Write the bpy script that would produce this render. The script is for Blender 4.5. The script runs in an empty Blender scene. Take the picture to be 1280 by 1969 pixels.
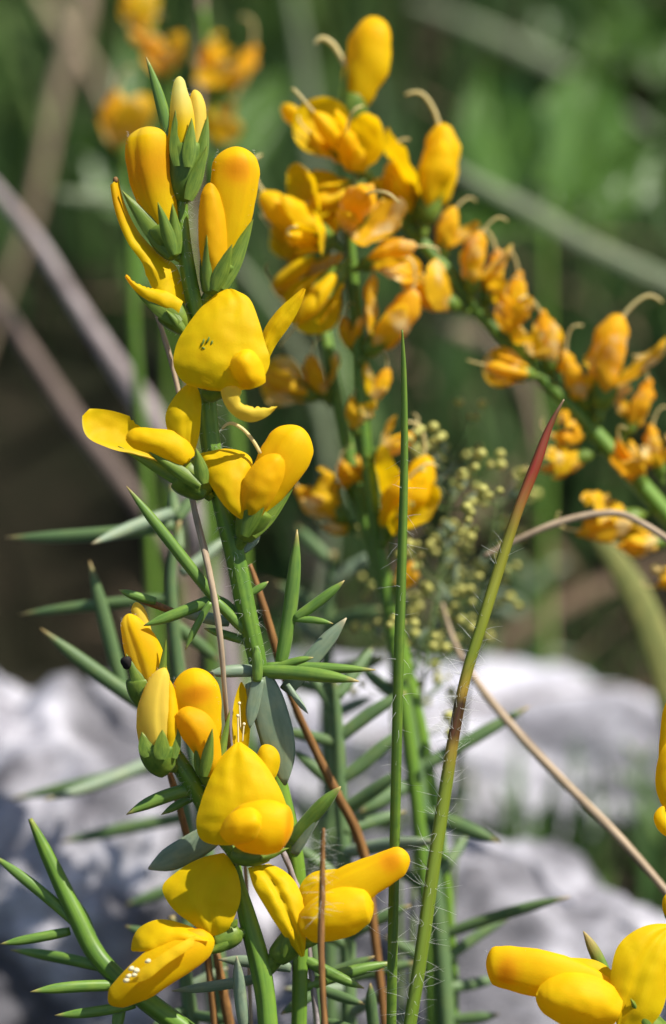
import bpy, math, random
import numpy as np
from mathutils import Vector, Matrix, noise

random.seed(7)
rng = np.random.default_rng(7)
sc = bpy.context.scene
col = sc.collection
sc.unit_settings.system = 'METRIC'
sc.unit_settings.scale_length = 0.01          # one unit is one centimetre: this is a close-up

# ------------------------------------------------------------------ camera
FOC = 40.0                                     # focus distance, cm
K = 9.2 / 1280.0                               # cm per photo pixel in the focus plane
PITCH = math.radians(20)
FWD = np.array([0, math.cos(PITCH), -math.sin(PITCH)])
UP = np.array([0, math.sin(PITCH), math.cos(PITCH)])
RIGHT = np.array([1.0, 0, 0])
CAM = np.array([0, 0, 14.0]) - FWD * FOC
cam_d = bpy.data.cameras.new('camera')
cam = bpy.data.objects.new('camera', cam_d)
col.objects.link(cam)
cam.location = CAM
cam.rotation_euler = (math.radians(90) - PITCH, 0, 0)
cam_d.sensor_fit = 'HORIZONTAL'
cam_d.sensor_width = 36
cam_d.lens = 36 * FOC / 9.2
cam_d.clip_start = 0.5
cam_d.clip_end = 2000
cam_d.dof.use_dof = True
cam_d.dof.focus_distance = FOC
APERTURE = 1.04                                # entrance pupil diameter, cm
cam_d.dof.aperture_fstop = cam_d.lens * 1e-3 / APERTURE
sc.camera = cam

# ------------------------------------------------------------------ sky and sun
SUN_EL, SUN_AZ = math.radians(58), math.radians(100)     # azimuth from +Y (behind the plants) towards +X
sun_dir = Vector((math.sin(SUN_AZ) * math.cos(SUN_EL), math.cos(SUN_AZ) * math.cos(SUN_EL), math.sin(SUN_EL)))
w = bpy.data.worlds.new('World')
sc.world = w
w.use_nodes = True
nt = w.node_tree
sky = nt.nodes.new('ShaderNodeTexSky')
sky.sky_type = 'NISHITA'
sky.sun_disc = False
sky.sun_elevation = SUN_EL
sky.sun_rotation = SUN_AZ
nt.links.new(sky.outputs[0], nt.nodes['Background'].inputs[0])
nt.nodes['Background'].inputs[1].default_value = 0.09
sl = bpy.data.lights.new('sun', 'SUN')
sl.energy = 5.0
sl.angle = math.radians(0.5)
sl.color = (1.0, 0.95, 0.87)
so = bpy.data.objects.new('sun', sl)
col.objects.link(so)
so.rotation_euler = sun_dir.to_track_quat('Z', 'Y').to_euler()
so.location = (20, 40, 90)
sc.view_settings.view_transform = 'Standard'
sc.view_settings.look = 'None'
sc.view_settings.exposure = 0.65
sc.view_settings.gamma = 1.0
sc.cycles.use_denoising = True
sc.cycles.max_bounces = 10
sc.cycles.diffuse_bounces = 4
sc.cycles.transmission_bounces = 6

# ------------------------------------------------------------------ maths helpers
def P(x, y, d=0.0):
    """point seen at photo pixel (x, y), d cm behind the focus distance"""
    D = FOC + d
    s = K * D / FOC
    return CAM + RIGHT * ((x - 640) * s) + UP * (-(y - 984.5) * s) + FWD * D

def PP(pts):
    return np.array([P(*p) for p in pts])

def S(px, d=0.0):
    return px * K * (FOC + d) / FOC

def spl(pts, n, power=1.0):
    p = np.asarray(pts, float)
    if p.ndim == 1:
        p = p[:, None]
    m = len(p)
    t = np.linspace(0, 1, n) * (m - 1)
    i = np.clip(np.floor(t).astype(int), 0, m - 2)
    f = (t - i)[:, None]
    dl = p[1:] - p[:-1]
    h = np.linalg.norm(dl, axis=1, keepdims=True) + 1e-9 if p.shape[1] > 1 else np.ones((m - 1, 1))
    sl_ = dl / h
    if m > 2:                                      # chord-weighted tangents: uneven spacing never loops
        mid = (sl_[:-1] * h[1:] + sl_[1:] * h[:-1]) / (h[1:] + h[:-1])
        tg = np.vstack([2 * sl_[:1] - mid[:1], mid, 2 * sl_[-1:] - mid[-1:]])
    else:
        tg = np.vstack([sl_, sl_])
    a, b, ta, tb = p[i], p[i + 1], tg[i] * h[i], tg[i + 1] * h[i]
    f2, f3 = f * f, f * f * f
    return (2 * f3 - 3 * f2 + 1) * a + (f3 - 2 * f2 + f) * ta + (3 * f2 - 2 * f3) * b + (f3 - f2) * tb

def nrm(v):
    return v / (np.linalg.norm(v, axis=-1, keepdims=True) + 1e-12)

CAMW = -FWD                                     # towards the viewer

class MB:
    """collects surfaces that belong to ONE mesh object"""
    def __init__(self):
        self.v, self.f, self.t, self.u, self.n = [], [], [], [], 0

    def grid(self, pts, tint=None, close=False, uv=None):
        r, c = pts.shape[:2]
        self.v.append(pts.reshape(-1, 3))
        if tint is None:
            tint = np.zeros((r, c))
        self.t.append(np.broadcast_to(tint, (r, c)).reshape(-1))
        if uv is None:
            uu, vv = np.meshgrid(np.linspace(0, 1, r), np.linspace(0, 1, c), indexing='ij')
        else:
            uu, vv = uv
        self.u.append(np.stack([uu.reshape(-1), vv.reshape(-1), np.zeros(r * c)], 1))
        cc = c if close else c - 1
        i, j = np.meshgrid(np.arange(r - 1), np.arange(cc), indexing='ij')
        j2 = (j + 1) % c
        q = np.stack([i * c + j, i * c + j2, (i + 1) * c + j2, (i + 1) * c + j], -1).reshape(-1, 4) + self.n
        self.f.append(q)
        self.n += r * c
        return self

    def tube(self, pts, rad, n=10, seg=None, face=CAMW, thick=None, tint=None, cap=(0, 0), ribs=0, expo=2.0, lump=0.0, seam=None):
        """swept round or oval body; rad = half width seen square on, thick = half depth ratio; cap = rounded share at each end"""
        pts = np.asarray(pts, float)
        seg = seg or max(6, len(pts) * 4)
        c = spl(pts, seg)
        s = np.linspace(0, 1, seg)
        if cap[0] or cap[1]:
            s = 0.5 - 0.5 * np.cos(np.pi * s)
            c = np.stack([np.interp(s, np.linspace(0, 1, seg), c[:, k]) for k in range(3)], 1)
        rr = np.atleast_1d(np.asarray(rad, float))
        r0 = np.full(seg, rr[0]) if len(rr) == 1 else np.maximum(
            np.interp(s, np.linspace(0, 1, 60), spl(rr, 60)[:, 0]), 1e-4)
        k = np.ones(seg)
        if cap[0]:
            m = s < cap[0]
            k[m] *= np.sqrt(np.clip(1 - ((cap[0] - s[m]) / cap[0])**2, 0, 1))
        if cap[1]:
            m = s > 1 - cap[1]
            k[m] *= np.sqrt(np.clip(1 - ((s[m] - 1 + cap[1]) / cap[1])**2, 0, 1))
        r = r0 * k
        T = nrm(np.gradient(c, axis=0))
        face = np.asarray(face, float)
        N = face - (T @ face)[:, None] * T
        bad = np.linalg.norm(N, axis=1) < 0.15
        if bad.any():
            alt = UP
            N[bad] = alt - (T[bad] @ alt)[:, None] * T[bad]
        N = nrm(N)
        B = np.cross(T, N)
        a = np.linspace(0, 2 * np.pi, n, endpoint=False)
        ca, sa = np.cos(a), np.sin(a)
        ca = np.sign(ca) * np.abs(ca)**(2 / expo)
        sa = np.sign(sa) * np.abs(sa)**(2 / expo)
        mod = 1 + (0.10 * np.cos(ribs * a) if ribs else 0)
        th = 1.0 if thick is None else thick
        ring = c[:, None] + (B[:, None] * (ca * mod)[None, :, None] + N[:, None] * (sa * mod * th)[None, :, None]) * r[:, None, None]
        if seam:                                        # shallow suture where two petal edges meet
            va = np.arange(n) / n
            dv = np.minimum(np.abs(va - seam[0]), 1 - np.abs(va - seam[0]))
            ring = c[:, None] + (ring - c[:, None]) * (1 - seam[1] * np.exp(-(dv / seam[2])**2))[None, :, None]
        if lump:
            for q in range(seg):
                for z in range(n):
                    p = ring[q, z]
                    ring[q, z] += (p - c[q]) * lump * noise.noise(Vector(p * 6))
        uu, vv = np.meshgrid(s, np.arange(n) / n, indexing='ij')
        tn = None
        if tint is not None:
            tn = tint(uu, vv) if callable(tint) else np.full((seg, n), tint)
        self.grid(ring, tn, True, (uu, vv))
        start = self.n - seg * n
        for e in (0, seg - 1):                          # close the open ends
            if r[e] > 1e-5:
                base, idx = start + e * n, self.n
                self.v.append(c[e][None])
                self.t.append(np.array([0.0 if tn is None else tn[e, 0]]))
                self.u.append(np.array([[s[e], 0, 0]]))
                self.n += 1
                self.f.append(np.array([[idx, base + (j + 1) % n, base + j] if e == 0 else [idx, base + j, base + (j + 1) % n] for j in range(n)]))
        return self

    def petal(self, L, R, bulge=0.0, face=CAMW, nu=26, nv=15, fold=0.0, foldat=0.5, tint=None, ripple=0.012, ragged=None, curl=0.0):
        """thin sheet between two edge rails L and R (tip last), arched by bulge and creased by fold along the midrib"""
        L, R = spl(L, nu), spl(R, nu)
        t = np.linspace(0, 1, nv)
        u = np.linspace(0, 1, nu)
        pts = L[:, None] * (1 - t)[None, :, None] + R[:, None] * t[None, :, None]
        wdt = np.linalg.norm(R - L, axis=1)
        b = np.atleast_1d(np.asarray(bulge, float))
        b = np.full(nu, b[0]) if len(b) == 1 else spl(b, nu)[:, 0]
        f = np.atleast_1d(np.asarray(fold, float))
        f = np.full(nu, f[0]) if len(f) == 1 else spl(f, nu)[:, 0]
        T = nrm(np.gradient((L + R) / 2, axis=0))
        face = np.asarray(face, float)
        N = nrm(face - (T @ face)[:, None] * T)
        arch = 4 * t * (1 - t)
        crease = -np.exp(-((t - foldat) / 0.10)**2)
        edge = np.abs(2 * t - 1)**6
        off = b[:, None] * arch[None] + f[:, None] * crease[None] - curl * edge[None]
        pts = pts + N[:, None] * off[:, :, None]
        if ripple:
            for q in range(nu):
                for z in range(nv):
                    pts[q, z] += N[q] * ripple * noise.noise(Vector(pts[q, z] * 7))
        if ragged:
            for (side, u0, u1, amp) in ragged:
                for q in range(nu):
                    if u0 <= u[q] <= u1:
                        a = amp * (0.35 + random.random())
                        if side == 'R':
                            wv = np.clip((t - 0.5) / 0.5, 0, 1)**2
                            pts[q] += (L[q] - R[q])[None] / (wdt[q] + 1e-6) * (wv * a)[:, None]
                        else:
                            wv = np.clip((0.5 - t) / 0.5, 0, 1)**2
                            pts[q] += (R[q] - L[q])[None] / (wdt[q] + 1e-6) * (wv * a)[:, None]
        uu, vv = np.meshgrid(u, t, indexing='ij')
        tn = None
        if tint is not None:
            tn = tint(uu, vv) if callable(tint) else np.full((nu, nv), tint)
        return self.grid(pts, tn, False, (uu, vv))

    def hair(self, p, d, length, r, bend=0.25, tint=0.0):
        """one fine hair: a bent three-sided taper"""
        d = nrm(np.asarray(d, float))
        s = nrm(np.cross(d, [0.31, 0.52, 0.77]))
        q = np.cross(d, s)
        k = (s * random.uniform(-1, 1) + q * random.uniform(-1, 1)) * bend
        rows = []
        for i, f in enumerate((0, 0.5, 1.0)):
            c = p + d * length * f + k * length * f * f
            rr = r * (1 - 0.75 * f)
            rows.append([c + s * rr, c - s * rr * 0.5 + q * rr * 0.87, c - s * rr * 0.5 - q * rr * 0.87])
        return self.grid(np.array(rows), np.full((3, 3), tint), True)

    def build(self, name, mat, parent=None, origin=None, smooth=True):
        V = np.vstack(self.v)
        if origin is None:
            origin = np.array(parent['_o']) if parent is not None and '_o' in parent else np.zeros(3)
        V = V - origin
        me = bpy.data.meshes.new(name)
        F = []
        for f in self.f:
            F.extend(f.tolist())
        me.from_pydata(V.tolist(), [], F)
        at = me.attributes.new('tint', 'FLOAT', 'POINT')
        at.data.foreach_set('value', np.concatenate(self.t).astype(np.float32))
        at = me.attributes.new('uvw', 'FLOAT_VECTOR', 'POINT')
        at.data.foreach_set('vector', np.vstack(self.u).astype(np.float32).ravel())
        if smooth:
            me.polygons.foreach_set('use_smooth', np.ones(len(me.polygons), bool))
        me.materials.append(mat)
        me.update()
        o = bpy.data.objects.new(name, me)
        col.objects.link(o)
        if parent is not None:
            o.parent = parent
        else:
            o.location = origin
        if parent is not None and '_o' in parent:
            o['_o'] = parent['_o']
        return o

def thing(name, label, cat, base, group=None):
    o = bpy.data.objects.new(name, None)
    col.objects.link(o)
    o.location = base
    o.empty_display_size = 0.3
    o['_o'] = [float(q) for q in base]
    tag(o, label, cat, group)
    return o

def tag(o, label, cat, group=None, kind=None):
    o['label'] = label
    if cat:
        o['category'] = cat
    if group:
        o['group'] = group
    if kind:
        o['kind'] = kind
    return o

# ------------------------------------------------------------------ materials
class Mt:
    def __init__(self, name):
        self.m = bpy.data.materials.new(name)
        self.m.use_nodes = True
        self.nt = self.m.node_tree
        self.bs = self.nt.nodes['Principled BSDF']
        self.out = self.nt.nodes['Material Output']
        self.L = self.nt.links

    def n(self, t, **kw):
        x = self.nt.nodes.new(t)
        for k, v in kw.items():
            if k in x.inputs:
                x.inputs[k].default_value = v
            else:
                setattr(x, k, v)
        return x

    def attr(self, name):
        a = self.n('ShaderNodeAttribute')
        a.attribute_name = name
        return a

    def mix(self, fac, a, b, mode='MIX'):
        x = self.n('ShaderNodeMix')
        x.data_type = 'RGBA'
        x.blend_type = mode
        for s, v in ((x.inputs[0], fac), (x.inputs[6], a), (x.inputs[7], b)):
            if hasattr(v, 'is_linked'):
                self.L.new(v, s)
            else:
                s.default_value = v if isinstance(v, (int, float)) else (*v, 1)
        return x.outputs[2]

    def noise(self, scale, detail=3, vec=None, rough=0.55):
        x = self.n('ShaderNodeTexNoise')
        x.inputs['Scale'].default_value = scale
        x.inputs['Detail'].default_value = detail
        x.inputs['Roughness'].default_value = rough
        if vec is not None:
            self.L.new(vec, x.inputs['Vector'])
        return x.outputs['Fac']

    def pos(self, scale=(1, 1, 1)):
        g = self.n('ShaderNodeNewGeometry')
        m = self.n('ShaderNodeMapping')
        m.inputs['Scale'].default_value = scale
        self.L.new(g.outputs['Position'], m.inputs[0])
        return m.outputs[0]

    def uvm(self, scale):
        m = self.n('ShaderNodeMapping')
        m.inputs['Scale'].default_value = scale
        self.L.new(self.attr('uvw').outputs['Vector'], m.inputs[0])
        return m.outputs[0]

    def ramp(self, fac, stops):
        r = self.n('ShaderNodeValToRGB')
        e = r.color_ramp.elements
        while len(e) < len(stops):
            e.new(0.5)
        for q, (p, c) in zip(e, stops):
            q.position = p
            q.color = (*c, 1) if not isinstance(c, (int, float)) else (c, c, c, 1)
        if fac is not None:
            self.L.new(fac, r.inputs[0])
        return r.outputs[0]

    def rng(self, fac, a, b, c=0.0, d=1.0):
        r = self.n('ShaderNodeMapRange')
        self.L.new(fac, r.inputs[0])
        for i, v in enumerate((a, b, c, d)):
            r.inputs[i + 1].default_value = v
        return r.outputs[0]

    def finish(self, colour, rough=0.5, spec=0.4, trans=0.0, tcol=None, bump=None, bstr=0.3, bdist=0.01, sheen=0.0, coat=0.0):
        b = self.bs
        if hasattr(colour, 'is_linked'):
            self.L.new(colour, b.inputs['Base Color'])
        else:
            b.inputs['Base Color'].default_value = (*colour, 1)
        if hasattr(rough, 'is_linked'):
            self.L.new(rough, b.inputs['Roughness'])
        else:
            b.inputs['Roughness'].default_value = rough
        b.inputs['Specular IOR Level'].default_value = spec
        b.inputs['Sheen Weight'].default_value = sheen
        b.inputs['Sheen Roughness'].default_value = 0.4
        nb = None
        if bump is not None:
            nb = self.n('ShaderNodeBump')
            nb.inputs['Strength'].default_value = bstr
            nb.inputs['Distance'].default_value = bdist
            self.L.new(bump, nb.inputs['Height'])
            self.L.new(nb.outputs[0], b.inputs['Normal'])
        if trans:
            tr = self.n('ShaderNodeBsdfTranslucent')
            tc = tcol if tcol is not None else colour
            if hasattr(tc, 'is_linked'):
                self.L.new(tc, tr.inputs[0])
            else:
                tr.inputs[0].default_value = (*tc, 1)
            if nb:
                self.L.new(nb.outputs[0], tr.inputs['Normal'])
            mx = self.n('ShaderNodeMixShader')
            mx.inputs[0].default_value = trans
            self.L.new(b.outputs[0], mx.inputs[1])
            self.L.new(tr.outputs[0], mx.inputs[2])
            self.L.new(mx.outputs[0], self.out.inputs[0])
        return self.m

def petal_mat(name, c0, c1, pale, trans=0.5, wilt=False):
    m = Mt(name)
    t = m.attr('tint').outputs['Fac']
    vein = m.noise(1.0, 4, m.uvm((2.0, 34.0, 1)))
    blot = m.noise(2.4, 4, m.pos())
    c = m.mix(m.rng(blot, 0.35, 0.75), c0, tuple(q * f for q, f in zip(c0, (0.97, 0.86, 0.8))))
    c = m.mix(m.rng(vein, 0.35, 0.75, 0, 0.30), c, tuple(q * f for q, f in zip(c0, (0.94, 0.76, 0.6))))
    if wilt:
        rnd = m.n('ShaderNodeObjectInfo').outputs['Random']
        c = m.mix(m.rng(rnd, 0.1, 1.0, 0.0, 0.6), c, c1)
        c = m.mix(m.rng(blot, 0.52, 0.66, 0, 0.7), c, pale)
    c = m.mix(m.rng(t, 0.0, 1.0), c, c1)
    c = m.mix(m.rng(t, 1.0, 2.0), c, tuple(q * f for q, f in zip(c1, (0.86, 0.74, 0.6))))
    c = m.mix(m.rng(t, 0.0, -1.0), c, pale)
    fine = m.noise(40, 3, m.pos())
    return m.finish(c, 0.55, 0.14, trans, None, fine, 0.3, 0.006, sheen=0.05)

YEL = (0.90, 0.64, 0.004)
ORA = (0.84, 0.41, 0.005)
M = {}
M['petal'] = petal_mat('petal_yellow', YEL, ORA, (0.80, 0.74, 0.22))
M['oldpetal'] = petal_mat('petal_fading', (0.87, 0.58, 0.015), (0.83, 0.38, 0.018), (0.86, 0.74, 0.40), wilt=True)

def green_mat(name, base, dark, tip, trans=0.2, rough=0.45, stripes=10.0, spec=0.4):
    m = Mt(name)
    t = m.attr('tint').outputs['Fac']
    st = m.noise(1.0, 3, m.uvm((3.0, stripes, 1)))
    bl = m.noise(5.0, 4, m.pos())
    rnd = m.n('ShaderNodeObjectInfo').outputs['Random']
    c = m.mix(m.rng(st, 0.35, 0.7), base, dark)
    c = m.mix(m.rng(bl, 0.45, 0.8, 0, 0.5), c, tuple(q * f for q, f in zip(base, (1.45, 1.2, 0.9))))
    c = m.mix(m.rng(rnd, 0, 1, 0.0, 0.22), c, dark)
    c = m.mix(m.rng(t, 0.0, 1.0), c, tip)
    return m.finish(c, rough, spec, trans, None, st, 0.35, 0.012, sheen=0.08)

M['stem'] = green_mat('stem_green', (0.15, 0.28, 0.026), (0.065, 0.15, 0.016), (0.30, 0.30, 0.05), 0.15)
M['calyx'] = green_mat('calyx_green', (0.21, 0.31, 0.035), (0.085, 0.17, 0.02), (0.34, 0.36, 0.05), 0.34)
M['needle'] = green_mat('needle_green', (0.17, 0.29, 0.045), (0.085, 0.18, 0.03), (0.42, 0.30, 0.10), 0.15, 0.40)
M['glaucous'] = green_mat('leaf_glaucous', (0.24, 0.31, 0.20), (0.15, 0.22, 0.135), (0.45, 0.36, 0.20), 0.15, 0.5)
M['needleback'] = green_mat('needle_dull', (0.13, 0.21, 0.075), (0.075, 0.14, 0.05), (0.40, 0.27, 0.10), 0.15, 0.5)
M['blade'] = green_mat('grass_green', (0.16, 0.27, 0.03), (0.09, 0.18, 0.02), (0.50, 0.36, 0.18), 0.3, 0.4, 6)
M['style'] = Mt('style_cream').finish((0.78, 0.66, 0.30), 0.45, 0.3, 0.4)
M['stamen'] = Mt('stamen_cream').finish((0.85, 0.75, 0.45), 0.5, 0.3, 0.2)
M['hair'] = Mt('white_hair').finish((0.85, 0.86, 0.80), 0.3, 0.5, 0.5)
M['dark'] = Mt('dark_scab').finish((0.015, 0.012, 0.010), 0.7, 0.2)

def dry_mat(name, a, b, rough=0.6, trans=0.1):
    m = Mt(name)
    n1 = m.noise(1.0, 4, m.uvm((12, 8, 1)))
    n2 = m.noise(3.0, 4, m.pos())
    c = m.mix(m.rng(n1, 0.35, 0.7), a, b)
    c = m.mix(m.rng(n2, 0.5, 0.75, 0, 0.5), c, tuple(q * 0.55 for q in b))
    return m.finish(c, rough, 0.3, trans, None, n1, 0.4, 0.01)

M['straw'] = dry_mat('dry_straw', (0.46, 0.35, 0.23), (0.28, 0.20, 0.12))
M['paleblade'] = dry_mat('pale_dry_blade', (0.30, 0.34, 0.20), (0.18, 0.22, 0.12))
M['twig'] = dry_mat('grey_twig', (0.36, 0.31, 0.30), (0.17, 0.13, 0.12), 0.8, 0)
M['brown'] = dry_mat('brown_stalk', (0.30, 0.15, 0.045), (0.16, 0.075, 0.025))
M['deadleaf'] = dry_mat('dead_leaf', (0.22, 0.15, 0.09), (0.12, 0.08, 0.05))

m = Mt('reddish_stalk')
u = m.n('ShaderNodeSeparateXYZ')
m.L.new(m.attr('uvw').outputs['Vector'], u.inputs[0])
G1, G2 = (0.20, 0.26, 0.022), (0.30, 0.29, 0.03)
c = m.ramp(u.outputs[0], [(0, (0.12, 0.23, 0.02)), (0.34, G1), (0.395, (0.32, 0.22, 0.03)), (0.415, (0.10, 0.03, 0.012)), (0.465, (0.045, 0.016, 0.008)),
                          (0.485, (0.38, 0.24, 0.03)), (0.54, G1), (0.70, G2), (0.765, (0.30, 0.13, 0.03)), (0.82, (0.30, 0.022, 0.020)), (0.90, (0.24, 0.03, 0.022)), (0.95, (0.16, 0.06, 0.03)), (1.0, (0.3, 0.2, 0.12))])
st = m.noise(1.0, 3, m.uvm((10, 9, 1)))
c = m.mix(m.rng(st, 0.3, 0.75, 0, 0.45), c, (0.10, 0.10, 0.012))
M['redstalk'] = m.finish(c, 0.4, 0.4, 0.2, None, st, 0.3, 0.01)

m = Mt('limestone')
p = m.pos()
big = m.noise(0.17, 5, p, 0.6)
mid = m.noise(0.55, 8, p, 0.68)
fin = m.noise(2.2, 9, p, 0.75)
c = m.ramp(mid, [(0.33, (0.22, 0.21, 0.235)), (0.45, (0.46, 0.45, 0.49)), (0.58, (0.62, 0.605, 0.655))])
c = m.mix(m.rng(big, 0.50, 0.60, 0, 0.85), c, (0.075, 0.072, 0.08))
c = m.mix(m.rng(fin, 0.50, 0.64, 0, 0.7), c, (0.12, 0.118, 0.125))
c = m.mix(m.rng(m.attr('tint').outputs['Fac'], 0.0, 1.0, 0, 0.88), c, (0.055, 0.053, 0.06))  # painted shade: lower front of the left rock, turned from the sun
M['rock'] = m.finish(c, 0.85, 0.25, 0, None, m.mix(0.5, mid, fin), 0.7, 0.25)

m = Mt('soil')
p = m.pos()
n1, n2 = m.noise(0.25, 6, p, 0.65), m.noise(2.5, 6, p, 0.7)
c = m.ramp(n1, [(0.3, (0.014, 0.016, 0.008)), (0.55, (0.028, 0.024, 0.015)), (0.72, (0.08, 0.058, 0.04))])
c = m.mix(m.rng(n2, 0.45, 0.7, 0, 0.6), c, (0.022, 0.03, 0.012))
M['soil'] = m.finish(c, 0.95, 0.1, 0, None, n2, 0.8, 0.5)

def under_mat(name, stops, trans=0.3):
    m = Mt(name)
    t = m.attr('tint').outputs['Fac']
    c = m.ramp(t, stops)
    n = m.noise(0.6, 3, m.pos())
    c = m.mix(m.rng(n, 0.4, 0.7, 0, 0.5), c, (0.03, 0.05, 0.015))
    return m.finish(c, 0.5, 0.3, trans)
M['under'] = under_mat('undergrowth_green', [(0, (0.05, 0.10, 0.03)), (0.4, (0.10, 0.19, 0.05)), (0.75, (0.18, 0.28, 0.07)), (0.9, (0.26, 0.29, 0.13)), (1.0, (0.36, 0.28, 0.17))])
M['broad'] = green_mat('broad_leaf_green', (0.075, 0.16, 0.018), (0.04, 0.10, 0.012), (0.3, 0.2, 0.05), 0.35, 0.4, 20)
M['budball'] = Mt('tiny_bud_yellowgreen').finish((0.48, 0.46, 0.12), 0.5, 0.3, 0.2)
M['wiry'] = green_mat('wiry_green', (0.14, 0.20, 0.06), (0.09, 0.14, 0.04), (0.3, 0.25, 0.1), 0.1)

# ================================================================== SETTING
# ground: one sheet, flat under the plants and climbing behind them as a bank
def ground_z(x, y):
    b = max(0.0, y - 28)
    shade_pit = 9.0 * math.exp(-(((x + 8.5) / 5.5)**2 + ((y - 37) / 5.0)**2)) + 7.0 * math.exp(-(((x - 8.0) / 3.0)**2 + ((y - 29.5) / 3.0)**2))  # two pits added to the bank so their walls throw shade
    return 0.40 * b * min(1.0, b / 30.0) - 0.5 - shade_pit + 0.9 * noise.noise(Vector((x * 0.09, y * 0.09, 3.1))) + 0.35 * noise.noise(Vector((x * 0.4, y * 0.4, 1.7)))
xs = np.concatenate([np.linspace(-900, -62, 14), np.linspace(-60, 60, 97), np.linspace(62, 900, 14)])
ys = np.concatenate([np.linspace(-300, -42, 8), np.linspace(-40, 160, 150), np.linspace(165, 1500, 14)])
def gz(x, y):
    z = ground_z(x, y)
    if y > 160: z = ground_z(x, 160) + (y - 160) * 0.4
    return z
g = np.array([[[x, y, gz(x, y)] for y in ys] for x in xs])
mb = MB(); mb.grid(g[::1])
ground = mb.build('ground', M['soil'])
tag(ground, 'dark earthy bank with dead litter under the plants', None, kind='structure')

def rock(name, label, cpx, rad, rot=0.0, seed=0.0, sub=6, tilt=0.0, shade_below=None):
    """weathered limestone lump; shade_below = height below which painted shade darkens it (or None)"""
    import bmesh
    bm = bmesh.new()
    bmesh.ops.create_icosphere(bm, subdivisions=sub, radius=1)
    c = P(*cpx)
    R = Matrix.Rotation(rot, 3, 'Z') @ Matrix.Rotation(tilt, 3, 'Y')
    st = []
    for v in bm.verts:
        n = v.co.normalized()
        q = Vector((n.x, n.y, n.z))
        s = 1 + 0.22 * noise.noise(q * 1.3 + Vector((seed, 0, 0))) + 0.13 * noise.noise(q * 3 + Vector((0, seed, 0)))
        s += 0.06 * noise.noise(q * 7 + Vector((0, 0, seed))) + 0.035 * noise.noise(q * 16) + 0.016 * noise.noise(q * 40)
        s -= 0.07 * abs(noise.noise(q * 4.5 + Vector((seed, seed, 1))))
        v.co = R @ Vector((q.x * rad[0], q.y * rad[1], q.z * rad[2])) * s
        if shade_below is None:
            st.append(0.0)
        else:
            k = (shade_below - v.co.z) / 2.2 + 2.4 * noise.noise(v.co * 0.45 + Vector((seed, 3, 0))) - 0.5 * v.co.x / rad[0] + 0.7 * noise.noise(v.co * 1.6)
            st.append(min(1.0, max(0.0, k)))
    me = bpy.data.meshes.new(name)
    bm.to_mesh(me); bm.free()
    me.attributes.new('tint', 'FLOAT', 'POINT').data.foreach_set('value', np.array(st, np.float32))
    me.polygons.foreach_set('use_smooth', np.ones(len(me.polygons), bool))
    me.materials.append(M['rock'])
    o = bpy.data.objects.new(name, me)
    col.objects.link(o)
    o.location = c
    return tag(o, label, 'rock')
rock('limestone_rock', 'grey rock with shade painted on its front behind the spiny green shoot', (20, 1830, 14.5), (5.4, 5.0, 5.5), 0.3, 2.0, shade_below=2.6)
rock('limestone_rock', 'pale low rock rising behind the two tall grass stalks, beyond the crevice', (900, 1560, 26), (7.6, 3.4, 3.3), -0.15, 5.0, tilt=0.06)
rock('limestone_rock', 'white sloping rock in front of the dark crevice, below the tan straw', (950, 2070, 13), (5.6, 4.0, 4.4), 0.1, 9.0, tilt=0.22)

# ================================================================== FLOWER PARTS
def needle(parent, a, b, hw, mat='needle', mid=None, flat=0.75, name='needle_leaf', tip=0.90, n=10, blunt=False, face=CAMW):
    """one narrow leaf from pixel a to pixel b (x, y, depth)"""
    mb = MB()
    if mid is None:
        sag = (np.array(b) - np.array(a))
        mid = (np.array(a) + np.array(b)) / 2 + np.array([-sag[1], sag[0], 0]) * random.uniform(-0.03, 0.03)
    pts = PP([a, tuple(mid), b])
    s = S(hw, (a[2] + b[2]) / 2) * (0.88 if hw < 20 else 1.0)
    rad = [s * 0.8, s * 0.94, s, s, s, s * 0.95, s * 0.82, s * 0.5, s * (0.07 if not blunt else 0.4)]
    mb.tube(pts, rad, n, 16, thick=flat, face=face, tint=(lambda u, v: np.clip((u - tip) / (1 - tip), 0, 1)**0.7) if tip < 1 else None)
    return mb.build(name, M[mat], parent)

def fuzz(mb, pts, rad, count, length, r=0.0016, spread=1.0, u0=0.0, u1=1.0, face=CAMW, out=0.8, rim=False):
    """hairs standing out from a swept body"""
    c = spl(pts, 60)
    T = nrm(np.gradient(c, axis=0))
    rr = spl(np.atleast_1d(rad), 60)[:, 0] if np.size(rad) > 1 else np.full(60, rad)
    for _ in range(count):
        i = int(random.uniform(u0, u1) * 59)
        v = nrm(np.cross(T[i], rng.normal(size=3)))
        if rim:
            v = nrm(np.cross(T[i], CAMW)) * random.choice((-1, 1)) + CAMW * random.uniform(-.3, .3)
            v = nrm(v)
        d = v * out + T[i] * random.uniform(-0.5, 0.9) * spread
        mb.hair(c[i] + v * rr[i] * 0.92, d, length * random.uniform(0.4, 1.35), r * 1.25)
    return mb

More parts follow.
